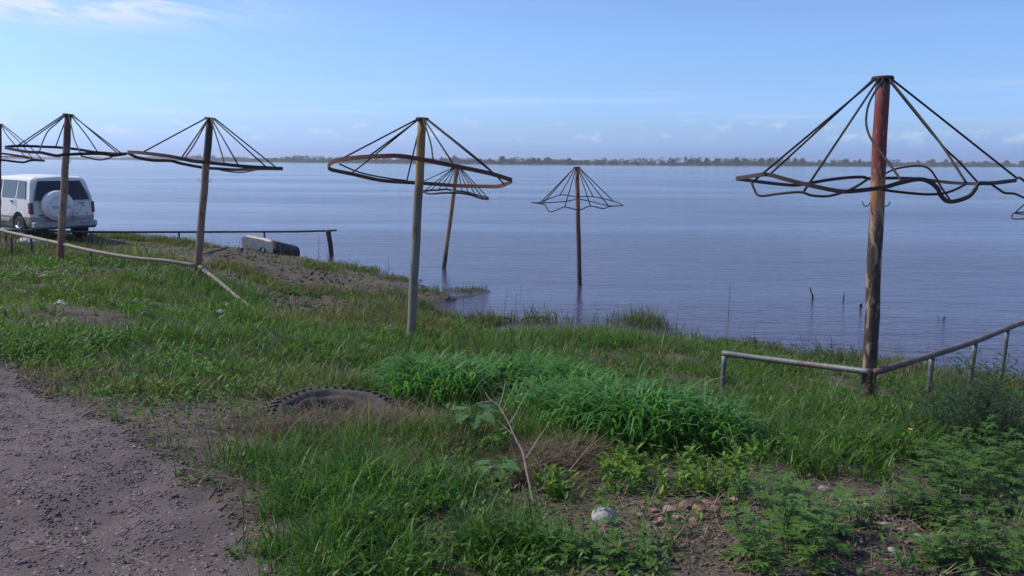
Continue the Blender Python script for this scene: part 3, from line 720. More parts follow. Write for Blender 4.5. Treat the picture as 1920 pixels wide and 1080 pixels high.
    for y in (-.37, -.66): MB().box((-2.155, y, .775), (.014, .025, .05), 0, .004).build('plate_bracket', M_B, root)
    MB().box((-2.155, .60, .76), (.012, .12, .03), 0, .003).build('badge', M_B, root)
    MB().box((-2.20, 0, .50), (.22, 1.72, .17), 0, .035).build('rear_bumper', M_C, root)
    MB().box((-2.205, 0, .405), (.18, 1.62, .07), 0, .01).build('bumper_valance', M_B, root)
    MB().box((2.20, 0, .52), (.22, 1.74, .22), 0, .05).build('front_bumper', M_C, root)
    pl = MB().box((-2.318, -.56, .515), (.012, .52, .115), 0, .003).build('number_plate', M_W, root)
    cu = bpy.data.curves.new('plate_text', 'FONT'); cu.body = 'M067XP 25'; cu.size = .105; cu.align_x = 'CENTER'; cu.align_y = 'CENTER'; cu.extrude = .001
    to = bpy.data.objects.new('plate_text', cu); COL.objects.link(to)
    dg = bpy.context.evaluated_depsgraph_get(); tm = bpy.data.meshes.new_from_object(to.evaluated_get(dg)); bpy.data.objects.remove(to)
    Mx = Matrix(((0, 0, -1, -2.3265), (-1, 0, 0, -.56), (0, 1, 0, .513), (0, 0, 0, 1)))
    tm.transform(Mx @ Matrix.Scale(.86, 4, (1, 0, 0))); link('plate_lettering', tm, pl, M_K)
    MB().tube([(-1.75, .5, .36), (-2.25, .52, .345)], .03, 10).build('exhaust', M_B, root)
    MB().add([Vector((.36, y, 1.76)) for y in (-.62, .62)] + [Vector((.97, y, 1.17)) for y in (.78, -.78)] + [Vector((.345, y, 1.75)) for y in (-.62, .62)] + [Vector((.955, y, 1.16)) for y in (.78, -.78)],
             [(0, 3, 2, 1), (4, 5, 6, 7), (0, 1, 5, 4), (1, 2, 6, 5), (2, 3, 7, 6), (3, 0, 4, 7)]).build('windscreen', M_G, root)
build_car()

# ------------------------------------------------------------------ far bank
def far_bank():
    prof = [(-900, 2600), (-400, 2600), (0, 2550), (230, 2300), (400, 1450), (560, 1130), (760, 1000), (1000, 920), (1360, 1000), (1600, 1130), (1900, 1420), (2200, 1600), (2900, 1900)]
    pts = []
    for px, d in prof:
        pts.append(((px - 960) / F * d, d))
    P = np.array(pts); P = P[np.argsort(P[:, 0] / P[:, 1])]
    # resample finely
    S = []
    for i in range(len(P) - 1):
        n = max(2, int(np.hypot(*(P[i + 1] - P[i])) / 25))
        for k in range(n): S.append(P[i] + (P[i + 1] - P[i]) * k / n)
    S.append(P[-1]); S = np.array(S)
    S[:, 1] += (fbm(S[:, 0] / 120, S[:, 0] * 0, 5) - .5) * 60
    m = MB(); k = len(S); rows = []
    for off, z in ((-6, -.6), (0, .15), (5, .7), (40, 1.3), (700, 2.0)):
        rows.append([(x, y + off, z + (0.35 * math.sin(x * .05) if 0 < off < 50 else 0)) for x, y in S])
    fs = []
    for r in range(4):
        for i in range(k - 1): fs.append((r * k + i, r * k + i + 1, (r + 1) * k + i + 1, (r + 1) * k + i))
    m.add([p for r in rows for p in r], fs)
    tag(m.build('far_shore', M_SOIL, None, True), kind='structure')
    return S
FAR = far_bank()
M_LEAF = foliage_mat('foliage', .42)
M_FARLEAF = foliage_mat('far_foliage', .2, .9)
M_BARK = worn('bark', (0.07, 0.052, 0.042), (0.11, 0.085, 0.065), 8)
def clump_quads(cen, rad, n, size, col, r):
    """n leaf-clump triangles-pairs through an ellipsoid volume; returns co, quads, colours"""
    u = r.normal(size=(n, 3)); u /= np.linalg.norm(u, axis=1)[:, None]
    rr = r.random(n) ** .45
    p = cen + u * rr[:, None] * rad
    a = r.normal(size=(n, 3)); a /= np.linalg.norm(a, axis=1)[:, None]
    b = np.cross(a, r.normal(size=(n, 3))); b /= np.linalg.norm(b, axis=1)[:, None]
    s = size * (.6 + .8 * r.random(n))[:, None]
    co = np.stack([p + a * s, p + b * s * .8, p - a * s * .9, p - b * s * .8], 1).reshape(-1, 3)
    c = np.repeat(np.array(col) * (.65 + .7 * r.random((n, 1))) * (1 + .15 * (r.random((n, 3)) - .5)), 4, 0)
    return co, np.arange(4 * n).reshape(-1, 4), c
def merge(parts):
    co = []; q = []; c = []; b = 0
    for a, f, k in parts: co.append(a); q.append(f + b); c.append(k); b += len(a)
    return np.concatenate(co), np.concatenate(q), np.concatenate(c)
def far_wood():
    r = np.random.default_rng(3); parts = []
    seg = np.hypot(*np.diff(FAR, axis=0).T); L = np.r_[0, np.cumsum(seg)]
    for s in np.arange(0, L[-1], 5.5):
        x = np.interp(s, L, FAR[:, 0]); y = np.interp(s, L, FAR[:, 1])
        if abs(x / y) > .75: continue
        for row, (off, hh) in enumerate(((6, 2.8), (18, 4.8), (40, 7.6))):
            h = hh * (.25 + 1.45 * fbm(np.array([s / 60.0]), np.array([row * 7.0]), 60, 5)[0]) * (1 + .3 * (r.random() - .5))
            w = 3.6 * (.7 + .6 * r.random())
            col = [(.060, .075, .036), (.042, .062, .028), (.034, .052, .024)][row]
            parts.append(clump_quads(np.array([x + r.normal() * 2, y + off + r.normal() * 4, 1.0 + h * .45]), np.array([w * 1.3, w, h * .52]), 56, .8 * max(1, y / 1200), col, r))
    co, q, c = merge(parts)
    tag(link('riverside_scrub', np_mesh('riverside_scrub', co, quads=q, col=c), None, M_FARLEAF), 'low grey-green willow scrub lining the whole far bank', 'scrub', kind='stuff')
far_wood()
def far_tree(px, w_px, h_px, label, seed):
    r = np.random.default_rng(seed)
    th = (px - 960) / F; k = int(np.argmin(np.abs(FAR[:, 0] / FAR[:, 1] - th))); d = FAR[k, 1] + 22 + 14 * r.random()
    sc = d / F; H = h_px * sc; Wd = max(1.6, w_px * sc / 2); x = th * d
    root = empty('bank_tree', (x, d, 1.0), label, 'tree', 'trees rising above the far bank')
    tr = MB(); tr.tube([(0, 0, -.5), (.1, 0, H * .35), (0, .1, H * .7)], [.32, .22, .08], 6)
    for q in range(4):
        a = q * 1.7 + seed; tr.tube([(0, 0, H * .3), (Wd * .5 * math.cos(a), Wd * .5 * math.sin(a), H * .62)], [.14, .04], 5)
    tr.build('trunk', M_BARK, root)
    parts = []
    nb = 6
    for q in range(nb):
        a = 2 * math.pi * q / nb + r.random(); rr = Wd * .55 * (.5 + .6 * r.random())
        parts.append(clump_quads(np.array([rr * math.cos(a), rr * math.sin(a), H * (.34 + .32 * r.random())]), np.array([Wd * .62, Wd * .62, H * .30]), 60, .60 * max(1, d / 1000), (.030, .048, .022), r))
    parts.append(clump_quads(np.array([0, 0, H * .74]), np.array([Wd * .58, Wd * .58, H * .28]), 80, .60 * max(1, d / 1000), (.033, .052, .023), r))
    parts.append(clump_quads(np.array([0, 0, H * .3]), np.array([Wd * 1.05, Wd * .9, H * .32]), 90, .7 * max(1, d / 1000), (.037, .056, .025), r))
    co, q, c = merge(parts)
    link('crown', np_mesh('crown', co, quads=q, col=c), root, M_FARLEAF)
def zz(x, org, s): return org + x / s
trees = [(852, 18, 14.5, 'dark rounded tree on the far bank just above the leaning river umbrella'), (828, 7, 11, 'small slim tree on the far bank left of the leaning river umbrella tip'),
 (941, 13, 15, 'lone boxy round tree standing highest on the far bank'), (998, 9, 11.5, 'small round tree leftmost of the loose far-bank row left of the lone river umbrella'),
 (1008, 6, 12, 'narrow tree second in the loose far-bank row left of the lone river umbrella'), (1026, 15, 13, 'broad tree third in the loose far-bank row left of the lone river umbrella'),
 (1064, 13, 11.5, 'low spreading tree on the far bank just left of the lone river umbrella tip'), (1171, 6, 8.5, 'tiny isolated tree on the far bank well right of the lone river umbrella'),
 (1249, 3.5, 8, 'thin sapling on the far bank left of the long grove'), (1257, 8, 12, 'small pointed tree on the far bank at the left end of the long grove'),
 (1288, 15, 12, 'leftmost broad tree of the long far-bank grove'), (1302, 14, 12.5, 'second broad tree of the long far-bank grove'), (1319, 10, 14.5, 'pointed tallest tree of the long far-bank grove'), (1338, 14, 13, 'right broad tree of the long far-bank grove'),
 (1374, 12, 15, 'dark tall tree on the far bank behind the left rim of the big umbrella'), (1390, 10, 12, 'smaller tree just right of the dark tall far-bank tree by the big umbrella rim'),
 (1420, 15, 13, 'flat broad tree on the far bank between the left ribs of the big umbrella'), (1436, 12, 13, 'round tree behind the leftmost ribs of the big umbrella'),
 (1483, 11, 14.5, 'left half of a tall tree pair on the far bank between the big umbrella ribs'), (1497, 13, 14.5, 'right half of a tall tree pair on the far bank between the big umbrella ribs'), (1528, 4, 11, 'slim tree on the far bank beside the third rib of the big umbrella'),
 (1577, 16, 12.5, 'wide tree on the far bank left of the red post'), (1603, 7, 13, 'peaked tree on the far bank nearest left of the red post'),
 (1711, 5, 11, 'slim tree on the far bank right of the red post'), (1737, 15, 13.5, 'round broad tree on the far bank right of the red post'), (1763, 11, 13, 'dark tree on the far bank left of the double right ribs'),
 (1790, 9, 11, 'small tree behind the double right ribs of the big umbrella'), (1835, 12, 11, 'middling tree on the far bank right of the double ribs'), (1875, 14, 11.5, 'wide tree on the far bank near the right rib end'), (1905, 12, 11, 'rightmost tree on the far bank at the picture edge'),
 (365, 12, 6.5, 'low tree on the distant left bank just left of the dark-topped umbrella post'), (425, 14, 7, 'low tree on the distant left bank just right of the dark-topped umbrella post'), (520, 12, 7, 'low tree on the distant left bank by the right tip of the slanting rim')]
for i, (px, w, h, lab) in enumerate(trees): far_tree(px, w, h, lab, 100 + i)

# ------------------------------------------------------------------ grass, built blade by blade
M_GRASS = foliage_mat('grass_blade', .5, .45)
M_STRAW = foliage_mat('dry_straw', .25, .7)
def blades(pos, h, w, lean, curl, col, segs=3, az=None, r=rng, ex=1.3):
    """pos Nx3, h, w arrays; lean = start angle from vertical, curl = extra bend along the blade (radians)"""
    N = len(pos)
    az = r.random(N) * 2 * np.pi if az is None else az
    hd = np.stack([np.cos(az), np.sin(az), np.zeros(N)], 1)
    tw = az + np.pi / 2 + (r.random(N) - .5) * 1.2
    sd = np.stack([np.cos(tw), np.sin(tw), np.zeros(N)], 1)
    levels = [pos.copy()]; p = pos.copy()
    for k in range(segs):
        a = lean + curl * ((k + .5) / segs) ** ex
        p = p + (hd * np.sin(a)[:, None] + np.array([0, 0, 1.0]) * np.cos(a)[:, None]) * (h / segs)[:, None]
        levels.append(p.copy())
    V = []
    for k in range(segs):
        ww = w * (1.0 - .28 * (k / segs)) * .5
        V += [levels[k] - sd * ww[:, None], levels[k] + sd * ww[:, None]]
    V.append(levels[segs]); nv = 2 * segs + 1
    co = np.stack(V, 1).reshape(-1, 3)
    b = (np.arange(N) * nv)[:, None]
    quads = np.concatenate([b + np.array([2 * k, 2 * k + 1, 2 * k + 3, 2 * k + 2]) for k in range(segs - 1)]) if segs > 1 else None
    tris = b + np.array([2 * segs - 2, 2 * segs - 1, 2 * segs])
    return co, quads, tris, np.repeat(col, nv, 0)
def cat(parts):
    co = []; q = []; t = []; c = []; b = 0
    for a, qq, tt, cc in parts:
        co.append(a); c.append(cc); t.append(tt + b)
        if qq is not None: q.append(qq + b)
        b += len(a)
    return np.concatenate(co), (np.concatenate(q) if q else None), np.concatenate(t), np.concatenate(c)
def leafs(pos, size, col, tilt, r=rng, aspect=.45):
    """small pointed leaves, folded along the midrib: 4 verts, 2 tris"""
    N = len(pos); az = r.random(N) * 2 * np.pi
    d = np.stack([np.cos(az) * np.cos(tilt), np.sin(az) * np.cos(tilt), np.sin(tilt)], 1)
    s = np.stack([-np.sin(az), np.cos(az), np.zeros(N)], 1); up = np.cross(d, s)
    L = size[:, None]
    co = np.stack([pos, pos + d * L * .5 + s * L * aspect * .5 - up * L * .10 * -1, pos + d * L, pos + d * L * .5 - s * L * aspect * .5 + up * L * .10], 1).reshape(-1, 3)
    b = (np.arange(N) * 4)[:, None]
    return co, None, np.concatenate([b + np.array([0, 1, 2]), b + np.array([0, 2, 3])]), np.repeat(col, 4, 0)
def colours(n, a, b, r=rng, var=.25, hue=.12):
    t = r.random((n, 1)); c = np.array(a) * (1 - t) + np.array(b) * t
    return np.clip(c * (1 + var * (r.random((n, 1)) * 2 - 1)) * (1 + hue * (r.random((n, 3)) * 2 - 1)), .004, 1)
def in_view(x, y, pad=.06):
    return np.abs(x) < y * (.6 + pad) + .5
def scatter(n, x0, x1, y0, y1, r=rng):
    x = x0 + (x1 - x0) * r.random(n); y = y0 + (y1 - y0) * r.random(n); k = in_view(x, y)
    return x[k], y[k]
def blob(lst):
    out = []
    for px, py, rad, *rest in lst:
        g = ground(px, py)
        if g.z < -.02: g = onz(px, py, 0.0)
        out.append((g, rad, rest))
    return out
GREEN_A, GREEN_B = (.045, .110, .018), (.095, .165, .028)
OLIVE_A, OLIVE_B = (.095, .110, .028), (.150, .150, .050)
LUSH_A, LUSH_B = (.058, .175, .034), (.135, .290, .075)
STRAW_A, STRAW_B = (.19, .15, .095), (.29, .24, .16)

# bare patches where the soil, rubble or straw shows (photo pixel, radius in metres)
BARE = [(b[0], b[1], s) for b, s in [(blob([(px, py, rd)])[0], s) for px, py, rd, s in (
  (1300,975,.50,.97),(1420,975,.50,.97),(1560,970,.55,.97),(1680,1010,.6,.97),(1450,1050,.55,.97),(1250,1020,.45,.95),(1850,1010,.55,.93),(1180,1040,.4,.9),(1330,1070,.4,.95),(1580,1070,.5,.97),(1880,930,.4,.85),(1750,1070,.5,.95),(1130,960,.3,.85),
  (1060,880,.35,.85),(870,830,.2,.8),(760,795,.3,.9),(620,790,.4,.6),(430,770,.8,.75),(330,790,.7,.75),(500,790,.5,.7),(250,770,.6,.6),(520,720,.6,.5),(200,700,.6,.5),(470,960,.5,.75),(420,1040,.4,.8),
  (1150,680,.5,.8),(90,604,.7,.6),(175,612,.5,.6),(330,560,.9,.5),(30,720,.5,.6),(560,980,.3,.4),(1000,960,.35,.6),(1150,1000,.3,.5))]]
def bareness(x, y):
    m = np.zeros_like(x)
    for p, rd, s in BARE: m = np.maximum(m, s * np.exp(-(((x - p.x) ** 2 + (y - p.y) ** 2) / (rd * rd)) ** 1.5))
    return m
def density(x, y, z):
    d = np.clip((fbm(x * 1.1, y * 1.1, 70) - .39) * 4.6, .05, 1) * np.clip((fbm(x * 4.5, y * 4.5, 77) - .25) * 2.6, .12, 1)
    d = d * np.clip((z - .03) / .12, 0, 1) * (1 - np.clip(road_mask(x, y) * 1.25, 0, 1))
    d = d * (1 - .88 * np.clip(mudness(x, y) * 1.25, 0, 1)) * (1 - bareness(x, y))
    ex = np.interp(y, _re[:, 0], _re[:, 1]); edge = np.clip((x - ex) / 1.1, 0, 1)
    return d * np.where(y < 8.2, .25 + .75 * edge, 1)
def short_grass():
    parts = []; straw = []
    for y0, y1, n, hmul, wd, sg in ((2.0, 5.0, 80000, .6, .0040, 3), (5.0, 8.5, 130000, .8, .0050, 3), (8.5, 14, 190000, 1.0, .0075, 2), (14, 30, 180000, 1.1, .013, 2)):
        x, y = scatter(n * 2, -.66 * y1 - .5, .66 * y1 + .5, y0, y1)
        z = height(x, y); k = rng.random(len(x)) < density(x, y, z); x, y, z = x[k], y[k], z[k]
        m = len(x); tall = fbm(x * .5, y * .5, 90); pale = np.clip((fbm(x * .7, y * .7, 95) - .46) * 6 + (y - 11) * .05 + np.clip((-x - .5) * .12, 0, .4), 0, 1)[:, None]
        h = (.035 + .20 * np.clip(tall * 2.6 - .9, 0, 1) * (.4 + rng.random(m))) * hmul * (1 + 1.2 * (rng.random(m) < .05))
        c = colours(m, GREEN_A, GREEN_B) * (1 - pale) + colours(m, OLIVE_A, OLIVE_B) * pale
        dry = rng.random(m) < .10 + .12 * pale[:, 0]; c[dry] = colours(int(dry.sum()), STRAW_A, STRAW_B)
        parts.append(blades(np.stack([x, y, z - .006], 1), h, wd * (.7 + .7 * rng.random(m)), .15 + .5 * rng.random(m), .3 + 1.1 * rng.random(m), c, sg))
    co, q, t, c = cat(parts)
    tag(link('short_grass', np_mesh('short_grass', co, quads=q, tris=t, col=c), None, M_GRASS), 'short patchy green grass covering the river bank', 'grass', kind='stuff')
    print('short grass tris', 2 * (0 if q is None else len(q)) + len(t))
short_grass()
def tall_grass(name, label, lst, per, width, ca, cb, curl=(1.0, 2.2), lean=(.05, .35), segs=4, ex=1.3, tuft_cut=.0):
    parts = []
    for p, rad, rest in blob(lst):
        h0 = rest[0]; mult = rest[1] if len(rest) > 1 else 1.0; sx = rest[2] if len(rest) > 2 else 1.0
        n = int(per * mult * rad * rad * sx * 3.14)
        a = rng.random(n) * 2 * np.pi; rr = np.sqrt(rng.random(n)) ** 1.15 * rad
        rr = rr * (.75 + .5 * vnoise(np.cos(a) * 2 + p.x * 3, np.sin(a) * 2 + p.y * 3, 5))
        x = p.x + rr * np.cos(a) * sx; y = p.y + rr * np.sin(a); z = height(x, y)
        tuft = vnoise(x * 7, y * 7, 31); k = (rng.random(n) < np.clip((tuft - tuft_cut) * 2.4, .05, 1)) & (z > -.45); x, y, z, rr = x[k], y[k], z[k], rr[k]; m = len(x)
        h = h0 * (1 - .45 * (rr / rad) ** 2) * (.55 + .6 * rng.random(m)) + np.maximum(0, -z)
        parts.append(blades(np.stack([x, y, z - .01], 1), h, width * (.6 + .8 * rng.random(m)), lean[0] + (lean[1] - lean[0]) * rng.random(m), curl[0] + (curl[1] - curl[0]) * rng.random(m),
                            colours(m, ca, cb), segs, ex=ex))
    co, q, t, c = cat(parts)
    print(name, 2 * len(q) + len(t))
    tag(link(name, np_mesh(name, co, quads=q, tris=t, col=c), None, M_GRASS), label, 'grass', kind='stuff')
tall_grass('lush_grass', 'lush bright green arching grass clumps in the middle of the bank',
 [(800,745,.36,.58),(765,735,.22,.50),(850,755,.30,.52),(920,735,.45,.46),(1000,728,.45,.46),(1060,750,.40,.48),(1100,812,.36,.56),(1180,826,.42,.62),(1260,822,.38,.58),(1320,840,.30,.48),(1020,785,.3,.42)],
 2100, .0155, LUSH_A, LUSH_B, (1.4, 2.9), (.03, .28), 5, 2.0)
tall_grass('fine_grass', 'fine upright dark green grass in the near foreground',
 [(560,890,.32,.28),(620,930,.36,.36),(690,930,.36,.38),(760,950,.34,.34),(640,1000,.36,.32),(720,1040,.40,.30),(560,960,.25,.22),(820,1000,.34,.30),(900,1050,.34,.26),(980,1040,.3,.22),(600,1075,.3,.26),(860,930,.22,.26),(520,1010,.2,.16),(1075,1060,.12,.2),(1240,1050,.06,.22),(540,825,.22,.14,.6),(600,830,.25,.15,.6),(680,825,.25,.16,.7),(620,790,.2,.12,.5),(680,780,.16,.13,.5),(510,780,.15,.14,.5),(730,790,.2,.15,.6),(400,900,.2,.12,.4),(340,850,.2,.1,.3),(450,860,.25,.13,.4)],
 2700, .0062, (.042, .120, .020), (.100, .185, .034), (.6, 2.4), (.05, .5), 4, 1.7, .34)
tall_grass('meadow_grass', 'soft mid green meadow grass towards the right railing',
 [(1420,820,.45,.30),(1500,830,.45,.32),(1580,845,.45,.32),(1660,850,.45,.30),(1500,780,.5,.26),(1600,790,.5,.26),(1420,760,.5,.24),(1720,800,.5,.28),(1560,880,.35,.34),(1480,880,.3,.34),(1380,720,.6,.24),(1450,700,.7,.24),(1250,690,.8,.24),(1300,660,.9,.22),(1800,860,.4,.32),(1880,830,.5,.34),
  (1080,648,.85,.42,1,1.4),(1130,655,.5,.36),(950,640,.7,.28,.7),(880,640,.6,.30,.7),(860,700,.7,.22),(700,670,.9,.22),(560,690,1.1,.22,.6),(400,660,1.0,.20,.6),(250,680,.9,.20,.6),(400,545,.9,.36,.8),(440,570,.8,.32,.8),(350,600,.8,.24,.6),(300,640,.9,.26,.7),(130,660,.9,.24,.6),(60,560,1.0,.22,.5),(480,640,.9,.24,.7),(620,640,.9,.22,.6),(730,650,.7,.26,.7),(30,640,.4,.34,.8),(90,630,.3,.3,.8),(180,650,.35,.32,.7),(230,640,.25,.4,.7),(330,700,.3,.26,.8),(280,720,.25,.22,.8),(180,730,.3,.2,.7),(520,670,.35,.3,.8),(590,660,.3,.34,.8),(440,700,.35,.26,.8),(350,650,.3,.36,.7),(20,500,.8,.3,.5),(200,560,.5,.34,.6),(120,550,.4,.3,.6),(260,560,.4,.28,.6),(470,610,.4,.36,.6),(540,620,.35,.3,.6),(660,630,.35,.34,.6),(820,660,.3,.36,.8),(780,690,.3,.3,.8),(660,720,.3,.26,.8),(40,600,.35,.3,.6),(130,620,.3,.26,.6)],
 1000, .0085, (.055, .130, .022), (.105, .180, .036), (.7, 2.2), (.05, .5), 4, 1.6, .25)
tall_grass('waterside_grass', 'olive grass tufts along the water edge and muddy point',
 [(300,455,1.3,.35),(230,447,1.0,.30),(360,462,.9,.30),(480,466,.6,.34),(520,475,.6,.40),(600,505,.6,.34),(680,508,.6,.24),(640,500,.5,.26),(740,525,.5,.22),(800,548,.5,.2),(880,545,.35,.22),(905,544,.2,.22),(850,546,.3,.16),(600,555,.7,.3),(690,560,.8,.26),(720,585,.6,.36),(740,560,.5,.34),(800,585,.5,.40),(820,600,.3,.42),(520,540,.8,.22),(440,505,.7,.3),(470,520,.6,.28),(500,470,.5,.3),(100,468,1.2,.3),(40,480,1.2,.3),(150,490,1.1,.28),(240,495,1.1,.26),(320,500,.9,.26),
  (930,608,.5,.30),(900,612,.5,.36),(1000,608,.4,.5,.4),(850,598,.3,.35,.4),(960,605,.3,.45,.3),(1160,600,.3,.4,.5),(1210,608,.45,.50,1.6),(1350,648,.5,.25),(850,602,.35,.4,.35),(880,603,.4,.42,.35),(915,604,.35,.4,.3),(1035,603,.4,.4,.35),(985,604,.3,.45,.3),(1100,604,.35,.35,.35),(1160,606,.3,.4,.5),(1245,618,.35,.4,.4),(700,514,.4,.35,.4),(660,506,.4,.4,.4),(830,545,.3,.3,.3),(1280,636,.4,.3,.6),(1420,655,.6,.25,.7),(1600,680,.5,.3,.7)],
 420, .012, (.075, .095, .028), (.120, .125, .05), (.2, 1.5), (.05, .5), 3)

def low_weeds():
    parts = []
    for y0, y1, n, s0 in ((2.0, 5.5, 60000, .020), (5.5, 9.5, 60000, .028), (9.5, 18, 40000, .042)):
        x, y = scatter(n * 2, -.66 * y1 - .5, .66 * y1 + .5, y0, y1); z = height(x, y)
        clump = np.clip((vnoise(x * 6, y * 6, 122) - .45) * 3, .05, 1); wgt = np.clip((fbm(x * 1.4, y * 1.4, 120) - .44) * 6, .06, 1) * clump * np.clip(density(x, y, z) * 1.6 + .28 * (z > .1) * (road_mask(x, y) < .3) * (1 - .75 * bareness(x, y)), 0, 1) * (1 - .8 * mudness(x, y))
        k = rng.random(len(x)) < wgt; x, y, z = x[k], y[k], z[k]; m = len(x)
        hh = rng.random(m) ** 1.5 * .13
        parts.append(leafs(np.stack([x, y, z + hh], 1), s0 * (.6 + rng.random(m)), colours(m, (.05, .125, .024), (.115, .20, .04), var=.35), (rng.random(m) - .25) * 1.3))
    co, q, t, c = cat(parts)
    tag(link('low_weeds', np_mesh('low_weeds', co, tris=t, col=c), None, M_LEAF), 'small leafy weeds mixed into the grass', 'weeds', kind='stuff')
low_weeds()
def broad_weeds():
    parts = []
    for y0, y1, n, s0 in ((2.2, 6, 2000, .045), (6, 10, 3000, .055), (10, 17, 2600, .07)):
        x, y = scatter(n * 2, -.66 * y1 - .5, .66 * y1 + .5, y0, y1); z = height(x, y)
        k = (rng.random(len(x)) < np.clip((fbm(x * .9, y * .9, 140) - .48) * 7, 0, 1) * (1 - .9 * mudness(x, y)) * (1 - .97 * bareness(x, y)) * (road_mask(x, y) < .25)) & (z > .12); x, y, z = x[k], y[k], z[k]; m = len(x)
        kl = 11; H = .05 + .16 * rng.random(m); c0 = colours(m, (.045, .115, .022), (.105, .20, .036), var=.2)
        X = np.repeat(x, kl) + (rng.random(m * kl) - .5) * .09; Y = np.repeat(y, kl) + (rng.random(m * kl) - .5) * .09; Zz = np.repeat(z, kl) + np.repeat(H, kl) * rng.random(m * kl)
        parts.append(leafs(np.stack([X, Y, Zz], 1), s0 * (.6 + .8 * rng.random(m * kl)), np.repeat(c0, kl, 0) * (.8 + .4 * rng.random((m * kl, 1))), (rng.random(m * kl) - .15) * 1.1, aspect=.38))
    co, q, t, c = cat(parts)
    tag(link('broadleaf_weeds', np_mesh('broadleaf_weeds', co, tris=t, col=c), None, M_LEAF), 'broad-leaved green weeds scattered through the grass', 'weeds', kind='stuff')
broad_weeds()
def straw():
    parts = []
    # litter: fallen dry stems, thick on the bare patches, thin elsewhere and along the road edge
    for y0, y1, n, L, w in ((2.0, 5.5, 15000, .13, .0034), (5.5, 10, 15000, .16, .0048), (10, 22, 12000, .22, .010)):
        x, y = scatter(n * 2, -.66 * y1 - .5, .66 * y1 + .5, y0, y1); z = height(x, y)
        rm = road_mask(x, y); wgt = np.clip(.08 + .55 * bareness(x, y) + .35 * mudness(x, y), 0, 1) * (z > .06) * np.where(rm > .5, np.where((y < 4.2) & (x > -2.2), .5 * np.clip(fbm(x * 2, y * 2, 44) * 2 - .5, 0, 1), .02), 1)
        k = rng.random(len(x)) < wgt; x, y, z = x[k], y[k], z[k]; m = len(x)
        parts.append(blades(np.stack([x, y, z + .006 + .02 * rng.random(m)], 1), L * (.3 + 1.0 * rng.random(m)), w * (.6 + .8 * rng.random(m)), 1.15 + .5 * rng.random(m), (rng.random(m) - .4) * .7, colours(m, STRAW_A, STRAW_B, var=.45), 3))
    # three matted heaps of dead stems
    for px, py, rad, hh, n in ((750,805,.24,.07,1300),(1060,868,.30,.12,1500),(870,838,.16,.05,400),(1010,890,.22,.09,700),(535,800,.26,.09,900),(740,755,.25,.07,500),(620,810,.35,.06,700),(600,775,.2,.05,350),(690,790,.25,.06,400)):
        p = ground(px, py); a = rng.random(n) * 6.283; rr = np.sqrt(rng.random(n)) * rad
        x = p.x + rr * np.cos(a); y = p.y + rr * np.sin(a); z = height(x, y) + hh * (1 - (rr / rad) ** 2) * rng.random(n)
        parts.append(blades(np.stack([x, y, z], 1), .10 + .22 * rng.random(n), .003 + .002 * rng.random(n), 1.0 + .8 * rng.random(n), (rng.random(n) - .3) * 1.0, colours(n, (.075, .052, .036), (.20, .15, .10), var=.5), 3))
    for y0, y1, n, L, w in ((2.3, 6, 700, .26, .0030), (6, 11, 1100, .34, .0045), (11, 24, 1100, .45, .009)):
        x, y = scatter(n * 2, -.66 * y1 - .5, .66 * y1 + .5, y0, y1); z = height(x, y); k = (rng.random(len(x)) < np.clip((fbm(x * .6, y * .6, 150) - .42) * 5, .03, 1)) & (z > .08) & (road_mask(x, y) < .2); x, y, z = x[k], y[k], z[k]; m = len(x)
        parts.append(blades(np.stack([x, y, z], 1), L * (.4 + .9 * rng.random(m)), w * (.7 + .6 * rng.random(m)), .5 * rng.random(m), rng.random(m) * .5, colours(m, (.06, .042, .030), (.22, .17, .10), var=.4), 3))
    co, q, t, c = cat(parts)
    tag(link('dry_stems', np_mesh('dry_stems', co, quads=q, tris=t, col=c), None, M_STRAW), 'fallen dry straw and dead stems matted on the soil', 'straw', kind='stuff')
straw()

# ------------------------------------------------------------------ loose stone: gravel, clods, rubble
def chips(x, y, z, s, flat, col, name, label, cat_, mat):
    """irregular octahedron chips"""
    n = len(x); base = np.array([(1, 0, 0), (0, 1, 0), (-1, 0, 0), (0, -1, 0), (0, 0, 1), (0, 0, -1)], float)
    v = base[None] * (.65 + .7 * rng.random((n, 6, 1))) + (rng.random((n, 6, 3)) - .5) * .5
    v[..., 2] *= flat[:, None]; v[..., 0] *= (.8 + .7 * rng.random(n))[:, None]
    a = rng.random(n) * 6.283; ca, sa = np.cos(a)[:, None], np.sin(a)[:, None]
    X = v[..., 0] * ca - v[..., 1] * sa; Y = v[..., 0] * sa + v[..., 1] * ca
    ti = (rng.random(n) - .5)[:, None] * .7; Zz = v[..., 2] + X * ti
    co = np.stack([X * s[:, None] + x[:, None], Y * s[:, None] + y[:, None], Zz * s[:, None] + z[:, None]], -1).reshape(-1, 3)
    b = (np.arange(n) * 6)[:, None]
    t = np.concatenate([b + np.array(f) for f in ((0, 1, 4), (1, 2, 4), (2, 3, 4), (3, 0, 4), (1, 0, 5), (2, 1, 5), (3, 2, 5), (0, 3, 5))])
    return tag(link(name, np_mesh(name, co, tris=t, col=np.repeat(col, 6, 0)), None, mat), label, cat_, kind='stuff')
def stone_mat():
    m = NT('stone_chip'); c = m.mix(m.rng(m.noise(50, 4), .35, .7, 0, .5), m.attr('Col'), (.05, .042, .042)); return m.done(c, 1.0, m.bump(m.noise(90, 3), .4, .003), spec=.08)
M_STONE = stone_mat()
